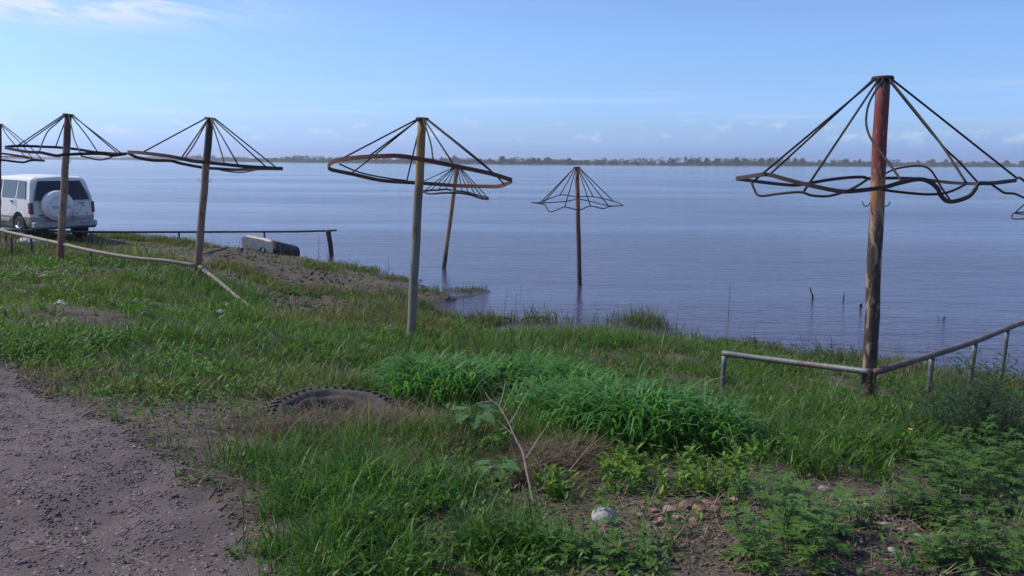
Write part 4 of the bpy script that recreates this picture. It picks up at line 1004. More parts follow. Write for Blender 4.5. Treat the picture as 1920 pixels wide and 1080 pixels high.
def gravel():
    n = 240000; x = -5.2 + 6.0 * rng.random(n); y = 2.2 + 6 * rng.random(n); k = in_view(x, y); x, y = x[k], y[k]
    ex = np.interp(y, _re[:, 0], _re[:, 1]); d = ex - x
    w = np.exp(-((d - .75) / .85) ** 2) * (.5 + .5 * np.clip((fbm(x * 1.6, y * 1.6, 130) - .3) * 3, 0, 1)) + .22 * (d > 0) * np.clip((fbm(x * 2.2, y * 2.2, 133) - .3) * 3, .1, 1)
    w = w * np.clip((y - 2.5) / .9, .4, 1) * (d > -.25)
    k = rng.random(len(x)) < w * .85; x, y = x[k], y[k]; n = len(x)
    s = .004 + .009 * rng.random(n) ** 2; z = height(x, y) + .0045
    chips(x, y, z, s, .16 + .22 * rng.random(n), colours(n, (.13, .10, .10), (.25, .20, .19), var=.45), 'gravel', 'loose purplish grey gravel chips along the road edge', 'gravel', M_STONE)
    print('gravel', n)
gravel()
def crumbs():
    x, y = scatter(90000, -6.5, 6.5, 2.0, 9.5); z = height(x, y)
    k = (rng.random(len(x)) < np.clip(.10 + .75 * bareness(x, y), 0, 1) * (1 - np.clip(road_mask(x, y) * 1.5 - .3, 0, 1))) & (z > .05); x, y, z = x[k], y[k], z[k]; n = len(x)
    s = .003 + .010 * rng.random(n) ** 3
    chips(x, y, z + s * .15, s, .4 + .4 * rng.random(n), colours(n, (.035, .026, .021), (.12, .095, .075), var=.5), 'soil_crumbs', 'loose crumbs of dark soil and grit between the grass', 'soil', M_STONE)
crumbs()
def rubble():
    X = []; Y = []
    for px, py, rad, n in ((1300,965,.33,700),(1400,960,.30,500),(1240,1000,.30,600),(1180,1020,.25,400),(1560,960,.32,700),(1640,970,.30,600),(1680,1020,.35,700),(1480,1040,.35,500),(1850,1000,.3,400),(1600,1040,.35,600),(1330,1040,.35,500),(1100,1010,.2,200),(1880,930,.3,200)):
        p = ground(px, py); a = rng.random(n) * 6.283; rr = np.sqrt(rng.random(n)) * rad
        X.append(p.x + rr * np.cos(a)); Y.append(p.y + rr * np.sin(a))
    x = np.concatenate(X); y = np.concatenate(Y); n = len(x); s = .005 + .014 * rng.random(n) ** 2.4
    c = colours(n, (.055, .042, .037), (.18, .15, .13), var=.5); red = rng.random(n) < .2; c[red] = colours(int(red.sum()), (.10, .045, .034), (.17, .085, .062))
    chips(x, y, height(x, y) + s * .1, s, .3 + .4 * rng.random(n), c, 'rubble', 'fine brick and stone rubble in the near foreground', 'rubble', M_STONE)
    n = 9000; x, y = scatter(n, -12, 2, 8, 30); z = height(x, y); k = (rng.random(len(x)) < mudness(x, y)) & (z > -.02); x, y, z = x[k], y[k], z[k]; n = len(x)
    s = .02 + .05 * rng.random(n) ** 3
    chips(x, y, z + s * .1, s, .4 + .3 * rng.random(n), colours(n, (.06, .045, .036), (.12, .095, .075)), 'soil_clods', 'crumbled brown soil clods on the muddy point', 'soil', M_STONE)
rubble()

# ------------------------------------------------------------------ weeds and plants, one thing each
class LB:
    """leaf collector for one foliage mesh with per-leaf colour"""
    def __init__(s): s.v = []; s.f = []; s.c = []
    def leaf(s, p, d, L, w, col, droop=.35, fold=.12):
        d = Vector(d).normalized(); sd = d.cross(Vector((0, 0, 1)))
        sd = sd.normalized() if sd.length > 1e-4 else Vector((1, 0, 0)); up = sd.cross(d)
        b = len(s.v); P = Vector(p)
        def pt(t): return P + d * L * t - Vector((0, 0, 1)) * (droop * L * t * t)
        for t, ww in ((0, .10), (.35, 1.0), (.72, .72)):
            c = pt(t)
            s.v += [c - sd * w * .5 * ww + up * w * fold * ww, c, c + sd * w * .5 * ww + up * w * fold * ww]
        s.v.append(pt(1.0))
        for k in (0, 3):
            s.f += [(b + k, b + k + 1, b + k + 4, b + k + 3), (b + k + 1, b + k + 2, b + k + 5, b + k + 4)]
        s.f += [(b + 6, b + 7, b + 9), (b + 7, b + 8, b + 9)]
        s.c += [col] * 10
    def cut_leaf(s, p, d, L, col, droop=.3):
        d = Vector(d).normalized(); sd = d.cross(Vector((0, 0, 1))); sd = sd.normalized() if sd.length > 1e-4 else Vector((1, 0, 0))
        s.leaf(p, d, L, L * .16, col, droop)
        for t, a, k in ((.25, 1.0, .38), (.48, .85, .46), (.72, .65, .34)):
            q = Vector(p) + d * L * t - Vector((0, 0, 1)) * (droop * L * t * t)
            for g in (-1, 1): s.leaf(q, d * math.cos(a) + sd * g * math.sin(a) + Vector((0, 0, -droop * t)), L * k, L * .14, col, .15)
    def build(s, name, parent, mat):
        me = bpy.data.meshes.new(name); me.from_pydata([tuple(v) for v in s.v], [], s.f)
        a = me.color_attributes.new('Col', 'FLOAT_COLOR', 'POINT'); c = np.ones((len(s.v), 4), np.float32); c[:, :3] = np.array(s.c); a.data.foreach_set('color', c.ravel())
        me.update(); return link(name, me, parent, mat)
M_STEM = plain('green_stem', (.055, .075, .03), .7); M_STEMD = plain('dark_stem', (.05, .038, .026), .8); M_DRY = plain('dry_wood', (.27, .20, .155), .8, 0, .25, 30)
def vc(col, r, var=.25): k = 1 + var * (r.random() * 2 - 1); return tuple(max(.004, c * k * (1 + .1 * (r.random() - .5))) for c in col)
def plant(name, label, p, h, style, seed, group=None, cat='weed', col=None, stems=None, water=False):
    r = random.Random(seed); p = Vector(p)
    root = empty(name, p, label, cat, group)
    sb = MB(); lb = LB()
    n = stems or {'mugwort': 4, 'lance': 8, 'tall': 1, 'thin': 1, 'bushy': 3}[style]
    base = col or {'mugwort': (.100, .190, .040), 'lance': (.125, .225, .030), 'tall': (.050, .085, .032), 'thin': (.055, .07, .035), 'bushy': (.040, .085, .030)}[style]
    for k in range(n):
        a = r.random() * 6.283; off = Vector((math.cos(a), math.sin(a), 0)) * (.0 if n == 1 else .03 + .35 * h * r.random())
        lean = Vector((math.cos(a), math.sin(a), 0)) * h * (.04 + (.32 if n > 1 else .10) * r.random()); H = h * (.7 + .4 * r.random()) if n > 1 else h
        pts = [off + Vector((0, 0, -.03)), off + lean * .3 + Vector((0, 0, H * .45)), off + lean + Vector((0, 0, H))]
        pts = smooth_line(pts, 4); r0 = .0022 + h * .005
        sb = MB(); sb.tube(pts, [r0 * (1 - .75 * i / (len(pts) - 1)) for i in range(len(pts))], 5)
        def on(t):
            f = t * (len(pts) - 1); i = min(int(f), len(pts) - 2); return pts[i].lerp(pts[i + 1], f - i)
        if style == 'mugwort':
            m = int(8 + h * 20)
            for i in range(m):
                t = .08 + .92 * i / m; an = i * 2.4 + r.random(); L = (.06 + .20 * h) * (1.15 - .5 * t) * (.8 + .4 * r.random())
                lb.cut_leaf(on(t), (math.cos(an), math.sin(an), .55 + .5 * t), L, vc(base, r), .45)
        elif style == 'lance':
            m = int(11 + h * 34)
            for i in range(m):
                t = .15 + .85 * i / m; an = i * 2.4 + r.random(); L = (.045 + .16 * h) * (.7 + .6 * r.random())
                lb.leaf(on(t), (math.cos(an), math.sin(an), .5 + .9 * t), L, L * .26, vc(base, r, .4), .2 + .5 * r.random())
        elif style == 'bushy':
            m = int(8 + h * 30)
            for i in range(m):
                t = .15 + .85 * i / m; an = i * 2.4 + r.random(); q = on(t); dirv = Vector((math.cos(an), math.sin(an), .7)); L = h * .30 * (1.15 - .7 * t)
                sb.tube([q, q + dirv * L], [.0018, .0008], 4)
                for j in range(5):
                    b2 = an + (j - 2) * .8; lb.leaf(q + dirv * L * (.35 + .16 * j), (math.cos(b2), math.sin(b2), .5), .035 + .06 * h * r.random(), .010 + .010 * h, vc(base, r), .4)
        elif style == 'tall':
            m = int(9 + h * 15)
            for i in range(m):
                t = .18 + .8 * i / m; an = i * 2.4; L = h * .20 * (1.1 - .75 * t) * (.8 + .4 * r.random())
                lb.leaf(on(t), (math.cos(an), math.sin(an), .55), L, L * .26, vc(base, r), .25)
        else:
            for i in range(5):
                t = .45 + .5 * i / 5; an = i * 2.4 + seed; L = h * .13
                lb.leaf(on(t), (math.cos(an), math.sin(an), .9), L, L * .2, vc(base, r), .2)
        sb.build('stem', M_STEMD if style in ('thin', 'bushy') else M_STEM, root)
    lb.build('foliage', root, M_LEAF)
    return root
def P(px, py): return ground(px, py)
ORD = ['first', 'second', 'third', 'fourth', 'fifth', 'sixth', 'seventh', 'eighth', 'ninth', 'tenth', 'eleventh', 'twelfth', 'thirteenth', 'fourteenth', 'fifteenth', 'sixteenth', 'seventeenth', 'eighteenth']
def ranked(spots):
    """spots with their place counted from the left, so each label points to one of them"""
    order = sorted(range(len(spots)), key=lambda i: spots[i][0])
    return [tuple(sp) + (ORD[order.index(i)],) for i, sp in enumerate(spots)]
seed = 500
for px, py, h, nth in ranked(((1430,1078,.26),(1500,1055,.34),(1460,1015,.28),(1535,1015,.24),(1405,965,.16),(1480,975,.18))):
    seed += 1; plant('mugwort_plant', f'mugwort plant with deeply cut leaves in the clump at bottom centre-right, {nth} from the left', P(px, py), h, 'mugwort', seed, 'cut-leaved mugwort plants in the foreground')
for px, py, h, nth in ranked(((1790,1078,.16),(1760,1058,.15),(1890,1062,.22),(1830,1050,.14),(1910,1020,.2))):
    seed += 1; plant('mugwort_plant', f'low mugwort plant with cut leaves at the bottom right corner, {nth} from the left', P(px, py), h, 'mugwort', seed, 'cut-leaved mugwort plants in the foreground')
for px, py, h, nth in ranked(((1800,935,.30),(1745,960,.26),(1840,915,.32),(1690,965,.20),(1860,965,.26),(1780,985,.20),(1900,930,.28),(1770,900,.26),(1880,895,.3))):
    seed += 1; plant('mugwort_plant', f'dark mugwort plant in the thicket below the right railing, {nth} from the left', P(px, py), h, 'mugwort', seed, 'cut-leaved mugwort plants in the foreground', col=(.085, .165, .036))
for px, py, h, nth in ranked(((1120,1072,.14),(1180,1076,.12),(1060,1066,.12))):
    seed += 1; plant('mugwort_plant', f'small mugwort plant at the bottom edge below the white stone, {nth} from the left', P(px, py), h, 'mugwort', seed, 'cut-leaved mugwort plants in the foreground')
seed += 1; plant('mugwort_plant', 'single small mugwort plant amid the rubble patch', P(1610, 1005), .14, 'mugwort', seed, 'cut-leaved mugwort plants in the foreground')
for px, py, h, nth in ranked(((1770,812,.50),(1880,810,.56),(1850,790,.50),(1908,800,.48),(1815,830,.44),(1740,840,.34),(1790,850,.4),(1860,850,.44),(1900,860,.42),(1830,870,.38))):
    seed += 1; plant('tall_weed', f'tall dark branching weed in front of the right railing posts, {nth} from the left', P(px, py), h, 'bushy', seed, 'tall weeds by the right railing')
for px, py, h, nth in ranked(((1050,928,.13),(1030,915,.10))):
    seed += 1; plant('leafy_sprout', f'yellow-green leafy sprout just right of the dry stalk foot, {nth} from the left', P(px, py), h, 'lance', seed, 'bright yellow-green sprouts')
for px, py, h, nth in ranked(((1165,915,.17),(1205,905,.17),(1180,885,.14),(1145,880,.12))):
    seed += 1; plant('leafy_sprout', f'yellow-green leafy sprout in the clump above the white stone, {nth} from the left', P(px, py), h, 'lance', seed, 'bright yellow-green sprouts')
for px, py, h, nth in ranked(((1260,928,.12),(1310,925,.15),(1350,925,.17),(1385,915,.2),(1300,905,.14))):
    seed += 1; plant('leafy_sprout', f'yellow-green leafy sprout in the row above the brick rubble, {nth} from the left', P(px, py), h, 'lance', seed, 'bright yellow-green sprouts')
for px, py, h, nth in ranked(((920,850,.11),(865,800,.13),(840,820,.11),(905,815,.12))):
    seed += 1; plant('leafy_sprout', f'yellow-green leafy sprout beside the upper burdock, {nth} from the left', P(px, py), h, 'lance', seed, 'bright yellow-green sprouts', col=(.085, .19, .03))
for px, py, h, lab in ((598,497,.95,'tallest spiky willowherb on the muddy point left of the log post'),(614,503,.55,'shorter spiky willowherb beside the tallest one on the muddy point'),
  (728,512,.62,'slanting waterside weed left of the ochre post'),(1122,622,.56,'dark upright weed on the shore left of the reed tuft'),(1222,632,.62,'upright weed at the shore just right of the reed tuft'),(1268,636,.52,'spreading weed at the shore farthest right of the reed tuft')):
    seed += 1; plant('waterside_weed', lab, P(px, py), h, 'tall', seed, 'single weeds standing at the water edge')
for px, py, h, nth in ranked(((690,512,.40),(655,507,.50),(668,509,.42),(640,503,.4),(705,513,.3),(652,505,.36))):
    seed += 1; plant('waterside_reed', f'thin stem at the water edge between log post and ochre post, {nth} from the left', P(px, py), h, 'thin', seed, 'thin stems at the water edge')
for px, py, h, nth in ranked(((1366,592,.80),(1012,602,.42),(966,590,.50),(945,602,.70),(868,602,.55),(905,598,.55),(893,585,.3),(1235,612,.5),(1180,604,.45),(975,560,.35),(1150,603,.35),(920,520,.2),(1415,632,.28),(1000,612,.5),(1020,606,.5),(1055,600,.3))):
    q = onz(px, py, 0.0); seed += 1; plant('flooded_reed', f'thin weed stem rising out of the shallow water, {nth} from the left', (q.x, q.y, -.02), h, 'thin', seed, 'weed stems standing in the shallows')
for px, py, h, nth in ranked(((1480,672,.26),(1510,680,.28),(1545,688,.30),(1575,690,.26),(1598,696,.26),(1450,662,.22),(1420,656,.18),(1525,672,.2))):
    seed += 1; plant('shore_weed', f'dark low weed on the shore left of the red-topped post, {nth} from the left', P(px, py), h, 'bushy', seed, 'low dark weeds along the right shore', col=(.034, .070, .028))
for px, py, h, nth in ranked(((1640,745,.46),(1650,750,.42),(1660,740,.40),(1612,748,.34))):
    seed += 1; plant('dead_weed', f'dark dead weed stems at the foot of the red-topped post, {nth} from the left', P(px, py), h, 'thin', seed, 'dead weeds round the big post', col=(.06, .04, .03), stems=4)
def burdock(label, p, h, leaves, seed):
    r = random.Random(seed); root = empty('burdock_plant', p, label, 'burdock', 'large-leaved burdock plants')
    for k, (a, L, tip) in enumerate(leaves):
        d = Vector((math.cos(a), math.sin(a), 0)); st = [Vector((0, 0, -.02)), d * h * .18 + Vector((0, 0, h * .5)), d * h * .42 + Vector((0, 0, h * (.75 + .25 * tip)))]
        stem = MB().tube(smooth_line(st, 3), .004, 5).build('leaf_stalk', M_STEM, root)
        o = st[-1]; sd = Vector((-d.y, d.x, 0)); m = MB(); vs = []; fs = []; rows = 6; cols = 5
        for i in range(rows):
            t = i / (rows - 1); wd = L * .42 * (math.sin(math.pi * (t * .78 + .2)) ** .8)
            for j in range(cols):
                u = j / (cols - 1) * 2 - 1
                q = o + d * L * (t - .15 - .10 * u * u * (1 - t)) + sd * u * wd + Vector((0, 0, -.55 * L * t * t * (1 - tip) + .05 * L * math.cos(u * 5 + t * 6) + .10 * L * abs(u)))
                vs.append(q)
        for i in range(rows - 1):
            for j in range(cols - 1): fs.append((i * cols + j, i * cols + j + 1, (i + 1) * cols + j + 1, (i + 1) * cols + j))
        me = m.add(vs, fs).mesh('leaf'); at_ = me.color_attributes.new('Col', 'FLOAT_COLOR', 'POINT'); c = np.ones((len(vs), 4), np.float32); c[:, :3] = vc((.105, .200, .080), r, .2); at_.data.foreach_set('color', c.ravel())
        link('leaf', me, root, M_LEAF, True)
burdock('taller burdock with broad grey-green leaves left of the dry stalk', P(888, 832), .21, [(-2.2, .11, .5), (-.8, .125, .4), (.9, .10, .8), (2.6, .11, .6), (-1.5, .10, .15), (.1, .09, .7)], 1)
burdock('lower burdock with drooping leaves at the left of the dry stalk foot', P(930, 898), .13, [(-2.4, .10, .4), (-.5, .115, .6), (.6, .09, .7), (3.0, .10, .5), (-1.4, .09, .15)], 2)

# the branching dry stalk and other dead stems
def zs(p): return (840 + p[0] / 3.375, 660 + p[1] / 3.375)
def stalk(name, label, lines, base_px, r0, lean=.25, heads=(), cat='dry stalk', mat=None):
    b = P(*base_px); root = empty(name, b, label, cat)
    def w(q):
        px, py = zs(q); t = max(0, (base_px[1] - py)) / 200.0; return at(px, py, b.y - .02 + lean * t)
    for i, ln in enumerate(lines):
        pts = smooth_line([w(q) for q in ln], 4); n = len(pts); rr = r0 * (1.0 if i == 0 else .5)
        MB().tube(rel(pts, b), [rr * (1 - .6 * k / (n - 1)) for k in range(n)], 7).build('stem' if i == 0 else 'branch', mat or M_DRY, root, True)
    for q in heads:
        c = w(q) - b; hb = MB(); r = random.Random(int(q[0]))
        for k in range(16):
            d = Vector((r.gauss(0, 1), r.gauss(0, 1), r.gauss(0, 1))).normalized(); hb.tube([c, c + d * .018], [.0025, .001], 4)
        hb.build('seed_head', M_STEMD, root)
stalk('dry_stalk', 'pale branching dry stalk leaning up from the centre foreground', [[(545,965),(525,880),(495,740),(475,640),(440,570),(410,510),(385,450),(325,345),(270,305),(235,255)],
  [(325,345),(350,260),(365,170)], [(390,455),(440,370),(510,235)], [(412,525),(360,475),(310,430)], [(490,680),(560,570),(645,440)], [(270,312),(180,325)]], (1001, 946), .0075, .35, [(222,245),(507,228),(366,165)])
stalk('dry_twig', 'thin forked dry twig just right of the pale branching stalk', [[(575,880),(610,840),(605,770),(540,660),(490,590)], [(605,770),(635,690)]], (1011, 921), .004, .25)
stalk('dry_twig', 'thin straight dry twig slanting above the yellow-green sprouts', [[(725,810),(810,700),(900,590),(950,520)]], (1055, 900), .004, .2)
stalk('dry_twig', 'pale dry stem leaning against the left post of the short right rail', [[(1790,340),(1720,250),(1640,150)]], (1370, 765), .006, .4)
stalk('dry_twig', 'dead seed stem standing dark in the middle of the lush grass', [[(400,260),(405,150),(402,50)]], (958, 745), .005, .3, [(402,45),(430,110),(420,190)], mat=M_STEMD)

# ------------------------------------------------------------------ tyre, stones, litter, driftwood
def tyre():
    p = P(622, 790); root = empty('buried_tyre', Vector((p.x, p.y + .10, p.z - .065)), 'old grey tyre lying half buried in the grass', 'tyre')
    m = NT('old_rubber'); c = m.mix(m.rng(m.noise(4, 5, .6), .35, .65), (.034, .031, .030), (.075, .062, .053)); M = m.done(c, .9, m.bump(m.noise(26, 5, .7), 1.0, .014))
    prof = [(.26, -.06), (.27, .04), (.30, .085), (.325, .105), (.335, .092), (.35, .095), (.36, .118), (.40, .125), (.445, .11), (.475, .07), (.485, .0), (.48, -.08)]
    k = 56; tl = Matrix.Rotation(R(9), 3, 'X') @ Matrix.Rotation(R(5), 3, 'Y'); vs = []; fs = []
    for r_, z in prof:
        for j in range(k):
            a = 2 * math.pi * j / k; wb = 1 + .02 * math.sin(3 * a + 1) + .012 * math.sin(11 * a + 20 * r_); vs.append(tl @ Vector((r_ * wb * math.cos(a), r_ * wb * math.sin(a), z + .008 * math.sin(7 * a + r_ * 30))))
    for i in range(len(prof) - 1):
        for j in range(k): fs.append((i * k + j, i * k + (j + 1) % k, (i + 1) * k + (j + 1) % k, (i + 1) * k + j))
    MB().add(vs, fs).build('sidewall', M, root, True)
    mb = MB()
    for j in range(44):
        a = 2 * math.pi * j / 44; c_ = tl @ Vector((.483 * math.cos(a), .483 * math.sin(a), .015))
        mb.box(c_, (.022, .045, .13), 0, 0, (tl @ Matrix.Rotation(a, 3, 'Z')).to_4x4())
        mb.box(tl @ Vector((.445 * math.cos(a + .07), .445 * math.sin(a + .07), .117)), (.075, .020, .020), 0, 0, (tl @ Matrix.Rotation(a + .07, 3, 'Z') @ Matrix.Rotation(R(22), 3, 'Y')).to_4x4())
    mb.build('tread', M, root)
tyre()
def lump(name, label, px, py, size, col, seed, cat='stone', group=None, flat=.7, sub=3, rough=.35, sink=.25, pt=None):
    p = pt if pt is not None else P(px, py); bm = bmesh.new(); bmesh.ops.create_icosphere(bm, subdivisions=sub, radius=1); r = np.random.default_rng(seed)
    co = np.array([v.co for v in bm.verts]); dirs = r.normal(size=(7, 3)); dirs /= np.linalg.norm(dirs, axis=1)[:, None]
    # facets: push each vertex back to a few random cutting planes, then roughen
    for d in dirs: 
        lim = .62 + .3 * r.random(); e = co @ d - lim; co = co - np.where(e > 0, e, 0)[:, None] * d
    co *= (1 + rough * .25 * (fbm(co[:, 0] * 3 + seed, co[:, 1] * 3 + co[:, 2] * 2, seed) - .5))[:, None]
    co *= np.array([size, size * (.7 + .3 * r.random()), size * flat]); a = r.random() * 6.28
    for v, c in zip(bm.verts, co): v.co = (c[0] * math.cos(a) - c[1] * math.sin(a), c[0] * math.sin(a) + c[1] * math.cos(a), c[2] + size * flat * (.8 - sink))
    me = bpy.data.meshes.new(name); bm.to_mesh(me); bm.free()
    o = link(name, me, None, col, sub > 2); o.location = p; return tag(o, label, cat, group)
M_WST = worn('white_stone', (.33, .32, .305), (.13, .12, .105), 16, .9, .48, .62, .6, 0, 70); M_GST = worn('grey_stone', (.20, .19, .18), (.11, .10, .095), 12, .9)
M_BRICK = worn('broken_brick', (.215, .105, .078), (.24, .165, .13), 12, .95, .4, .65, .6, 0, 60); M_BRICKP = worn('pale_brick', (.27, .18, .145), (.17, .11, .09), 12, .95)
lump('white_stone', 'rough white stone in the bottom centre foreground', 1132, 992, .076, M_WST, 12, rough=1.4, flat=.72, sink=.4)
lump('grey_stone', 'grey stone half hidden in grass below left of the white stone', 1062, 1030, .060, M_GST, 2)
lump('flat_stone', 'small pale flat stone below the buried tyre', 560, 830, .055, M_WST, 3, flat=.3)
lump('pale_stone', 'pale angular stone at the top of the right rubble patch', 1545, 925, .040, M_GST, 4, flat=.4, sub=2)
lump('pale_stone', 'small pale stone at the bottom of the right rubble patch', 1672, 1048, .022, M_WST, 5, sub=2)
for i, (px, py, s, nth) in enumerate(ranked(((1255,975,.045),(1285,965,.05),(1310,975,.04),(1270,985,.035),(1325,962,.035),(1340,975,.03),(1380,958,.045),(1400,965,.03),(1300,990,.03),(1240,990,.03),(1225,975,.028),(1360,985,.03)))):
    lump('brick_fragment', f'broken reddish brick in the rubble right of the white stone, {nth} from the left', px, py, s, M_BRICK if i % 3 else M_BRICKP, 20 + i, 'brick', 'broken brick pieces in the foreground rubble', .6, 1, .5)
for i, (px, py, s, nth) in enumerate(ranked(((1590,935,.03),(1605,945,.035),(1625,960,.03),(1570,960,.025),(1660,985,.03),(1690,1000,.025),(1720,1015,.025),(1640,1010,.025)))):
    lump('rubble_stone', f'greyish pink stone chunk in the rubble patch at lower right, {nth} from the left', px, py, s, M_BRICKP if i % 2 else M_GST, 50 + i, 'stone', 'stone chunks in the right rubble patch', .55, 1, .5)
M_RAG = worn('white_litter', (.44, .43, .42), (.28, .27, .26), 20, .8)
def rag(name, label, px, py, w, d, hgt, mat, seed, cat='litter', group=None, nx=9, ny=7):
    p = P(px, py); r = np.random.default_rng(seed); vs = []; fs = []
    for j in range(ny):
        for i in range(nx):
            u = i / (nx - 1) - .5; v = j / (ny - 1) - .5; e = max(0, 1 - (u * u + v * v) * 3.2)
            x = u * w * (1 + .3 * (r.random() - .5)); y = v * d * (1 + .3 * (r.random() - .5))
            gz = hz(p.x + x, p.y + y) - p.z
            vs.append((x, y, gz + .012 + hgt * e * (.35 + .9 * r.random())))
    for j in range(ny - 1):
        for i in range(nx - 1): fs.append((j * nx + i, j * nx + i + 1, (j + 1) * nx + i + 1, (j + 1) * nx + i))
    me = MB().add(vs, fs).mesh(name); o = link(name, me, None, mat, False); o.location = p
    sm = o.modifiers.new('thick', 'SOLIDIFY'); sm.thickness = .008; ss = o.modifiers.new('soft', 'SUBSURF'); ss.levels = 1; ss.render_levels = 1
    return tag(o, label, cat, group)
rag('plastic_scrap', 'white plastic scrap in the grass in front of the rust-footed post', 85, 519, .28, .14, .06, M_RAG, 1)
rag('plastic_scrap', 'white scrap at the left edge of the grass, left of a smaller twin', 40, 551, .18, .12, .05, M_RAG, 2)
rag('plastic_scrap', 'small white scrap just right of another near the left edge', 57, 551, .14, .10, .05, M_RAG, 3)
rag('plastic_scrap', 'bright white scrap on the bare soil mound at left', 118, 592, .15, .10, .06, M_RAG, 4)
rag('plastic_scrap', 'pale scrap on dark soil right of the left mound', 272, 605, .12, .08, .05, M_RAG, 5)
rag('plastic_scrap', 'grey scrap near the low end of the fallen pipe', 418, 594, .26, .14, .07, worn('grey_scrap', (.22, .21, .21), (.12, .11, .11), 16), 6)
rag('plastic_scrap', 'flat pale scrap on the mud beside the fallen pipe', 425, 534, .34, .16, .03, worn('grey_scrap2', (.26, .25, .25), (.15, .14, .13), 16), 7)
rag('plastic_scrap', 'tiny white scrap on the mud right of the tan post', 360, 485, .2, .1, .04, M_RAG, 8)
rag('tarpaulin', 'crumpled pale grey tarpaulin on the grass under the bowed tan rail', 66, 464, 1.15, .6, .30, worn('tarp_sheet', (.32, .32, .36), (.20, .20, .23), 8, .6), 9, 'tarpaulin', None, 15, 9)
def debris():
    n = 420; p = P(545, 552); a = rng.random(n) * 6.283; rr = np.sqrt(rng.random(n)); x = p.x + rr * np.cos(a) * .55; y = p.y + rr * np.sin(a) * .42; s = .03 + .05 * rng.random(n)
    chips(x, y, height(x, y) + .02, s, .22 + .2 * rng.random(n), colours(n, (.035, .027, .028), (.075, .058, .055)), 'bark_litter', 'patch of dark bark litter on the muddy point', 'litter', M_STONE)
debris()
# pale block and dark barrel-shaped log by the water
q = P(480, 470)
def block():
    b = at(481, 470, 27.6); z = hz(b.x, b.y) - .08; root = empty('pale_block', (b.x, b.y, z), 'pale cream rounded block with an arched gap lying on the shore under the blue rail', 'block')
    m = NT('cream_block'); M = m.done(m.mix(m.rng(m.noise(6, 5), .35, .7), (.74, .61, .45), (.56, .46, .34)), .9, m.bump(m.noise(25, 4), .4, .01))
    prof = [(-.40, 0), (-.41, .46), (-.38, .54), (-.31, .56), (.20, .47), (.44, .40), (.475, .37), (.475, 0), (.43, 0), (.38, .14), (.30, .22), (.20, .20), (.12, .10), (.06, 0)]
    k = len(prof); vs = [Vector((x, -.22, zz_)) for x, zz_ in prof] + [Vector((x, .22, zz_)) for x, zz_ in prof]
    bm = bmesh.new(); V = [bm.verts.new(v) for v in vs]; bm.faces.new(V[:k]); bm.faces.new(V[k:][::-1])
    for i in range(k): bm.faces.new((V[i], V[i + k], V[(i + 1) % k + k], V[(i + 1) % k]))
    bmesh.ops.recalc_face_normals(bm, faces=bm.faces[:]); bmesh.ops.triangulate(bm, faces=[f for f in bm.faces if len(f.verts) > 4])
    me = bpy.data.meshes.new('shell'); bm.to_mesh(me); bm.free(); link('shell', me, root, M)
    c0 = at(509, 459, 28.1); c1 = at(553, 468, 28.9); o = Vector(c0); lg2 = empty('dark_drum', (o.x, o.y, hz(o.x, o.y) - .05), 'dark ribbed drum lying on its side at the water beside the pale block', 'drum')
    A = Vector((c0.x, c0.y, 0)); B = Vector((c1.x, c1.y, 0)); ax = (B - A); A.z = c0.z - .08; B.z = c1.z - .10
    pts = []; rs = []
    for i in range(25):
        t = i / 24; pts.append(A.lerp(B, t)); rs.append(.235 * (1 + (.045 if i in (6, 12, 18) else 0)) * (.97 if i in (0, 24) else 1))
    MB().tube(rel(pts, lg2.location), rs, 24).build('barrel', worn('drum_black', (.030, .030, .038), (.065, .055, .055), 8, .6, .5, .66), lg2, True)
    for t, P_ in ((0, A), (1, B)):
        MB().tube(rel([P_ - ax.normalized() * .012, P_ + ax.normalized() * .012], lg2.location), .245, 24).build('rim', M_BARK, lg2)
block()
def stick(name, label, pts, r, mat, cat='driftwood', group=None):
    o = Vector(pts[0]); root = tag(MB().tube(rel(smooth_line(pts, 4), o), [r * (1 - .4 * i / (4 * (len(pts) - 1))) for i in range(4 * (len(pts) - 1) + 1)], 7).build(name, mat, None, True), label, cat, group)
    root.location = o; return root
W0 = lambda px, py, z=.0: onz(px, py, z)
stick('drift_branch', 'dark curved branch floating at the shore below the lone river umbrella', [W0(975,601), W0(985,597,.05), W0(1000,595.5,.07), W0(1015,596,.05), W0(1028,597.5,.0)], .022, M_LOG)
stick('drift_branch', 'short dark driftwood lying on the small mud strip left of the curved branch', [W0(917,598,.03), W0(930,595,.06), W0(945,595.5,.06), W0(960,599,.02)], .03, M_LOG)
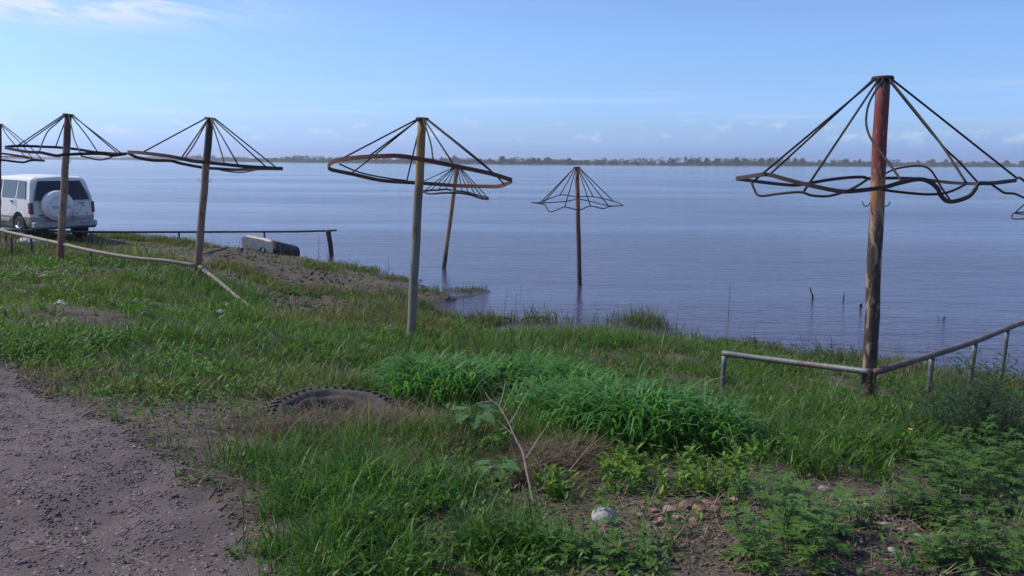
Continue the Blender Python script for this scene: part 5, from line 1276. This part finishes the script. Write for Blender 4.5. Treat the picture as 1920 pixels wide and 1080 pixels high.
stick('flooded_snag', 'crooked dark twig sticking out of the river left of the big post', [W0(1523,560,-.05), at(1524,555,20.3), at(1521,548,20.3), at(1519,541,20.3), at(1521,539,20.3)], .022, M_LOG)
stick('flooded_snag', 'short straight twig sticking out of the river nearest left of the big post', [W0(1582,563,-.05), at(1582,558,20.2), at(1583,549,20.2)], .018, M_LOG)
stick('flooded_snag', 'tiny dark twig knot in the river close to the big post', [W0(1615,573,-.02), at(1613,572,19.2), at(1616,570,19.2)], .03, M_LOG)
stick('mud_twig', 'dark twig upright at the tip of the mud spit', [W0(909,549,.0), at(910,542,21.3), at(913,534,21.3)], .012, M_LOG)
seed += 1; plant('floating_weed', 'small floating weed knot in the river right of the big post', W0(1765, 602), .09, 'lance', seed, None, col=(.05, .09, .04), stems=4)
def board():
    a = P(372, 474); b = P(420, 472); root = tag(MB().box((0, 0, .03), ((b - a).length, .16, .05), 0, .008).build('board', M_LOG), 'dark weathered board lying on the grass right of the tan post', 'board')
    root.location = (a + b) / 2; root.rotation_euler = (0, 0, math.atan2(b.y - a.y, b.x - a.x))
board()
fl = P(1697, 870)
root = empty('yellow_flower', fl, 'single yellow flower in the meadow grass below the right railing', 'flower')
MB().tube([(0, 0, -.02), (.005, 0, .12), (.01, -.01, .20)], .0018, 5).build('stem', M_STEM, root)
fb = LB()
for k in range(8): fb.leaf((.01, -.01, .20), (math.cos(k * .785), math.sin(k * .785), .3), .016, .009, (.70, .52, .03), .1)
fb.build('petals', root, foliage_mat('petal', .2, .6))

# ------------------------------------------------------------------ haze over the river
def haze():
    m = bpy.data.materials.new('haze'); m.use_nodes = True; N = m.node_tree.nodes; N.clear()
    out = N.new('ShaderNodeOutputMaterial'); v = N.new('ShaderNodeVolumePrincipled')
    v.inputs['Color'].default_value = (.86, .90, 1.0, 1); v.inputs['Density'].default_value = .00027; v.inputs['Anisotropy'].default_value = .3
    m.node_tree.links.new(v.outputs[0], out.inputs['Volume'])
    o = MB().box((0, 1550, 10), (7000, 4100, 25)).build('haze', m); tag(o, 'thin bluish haze over the river', 'haze', kind='stuff')
haze()
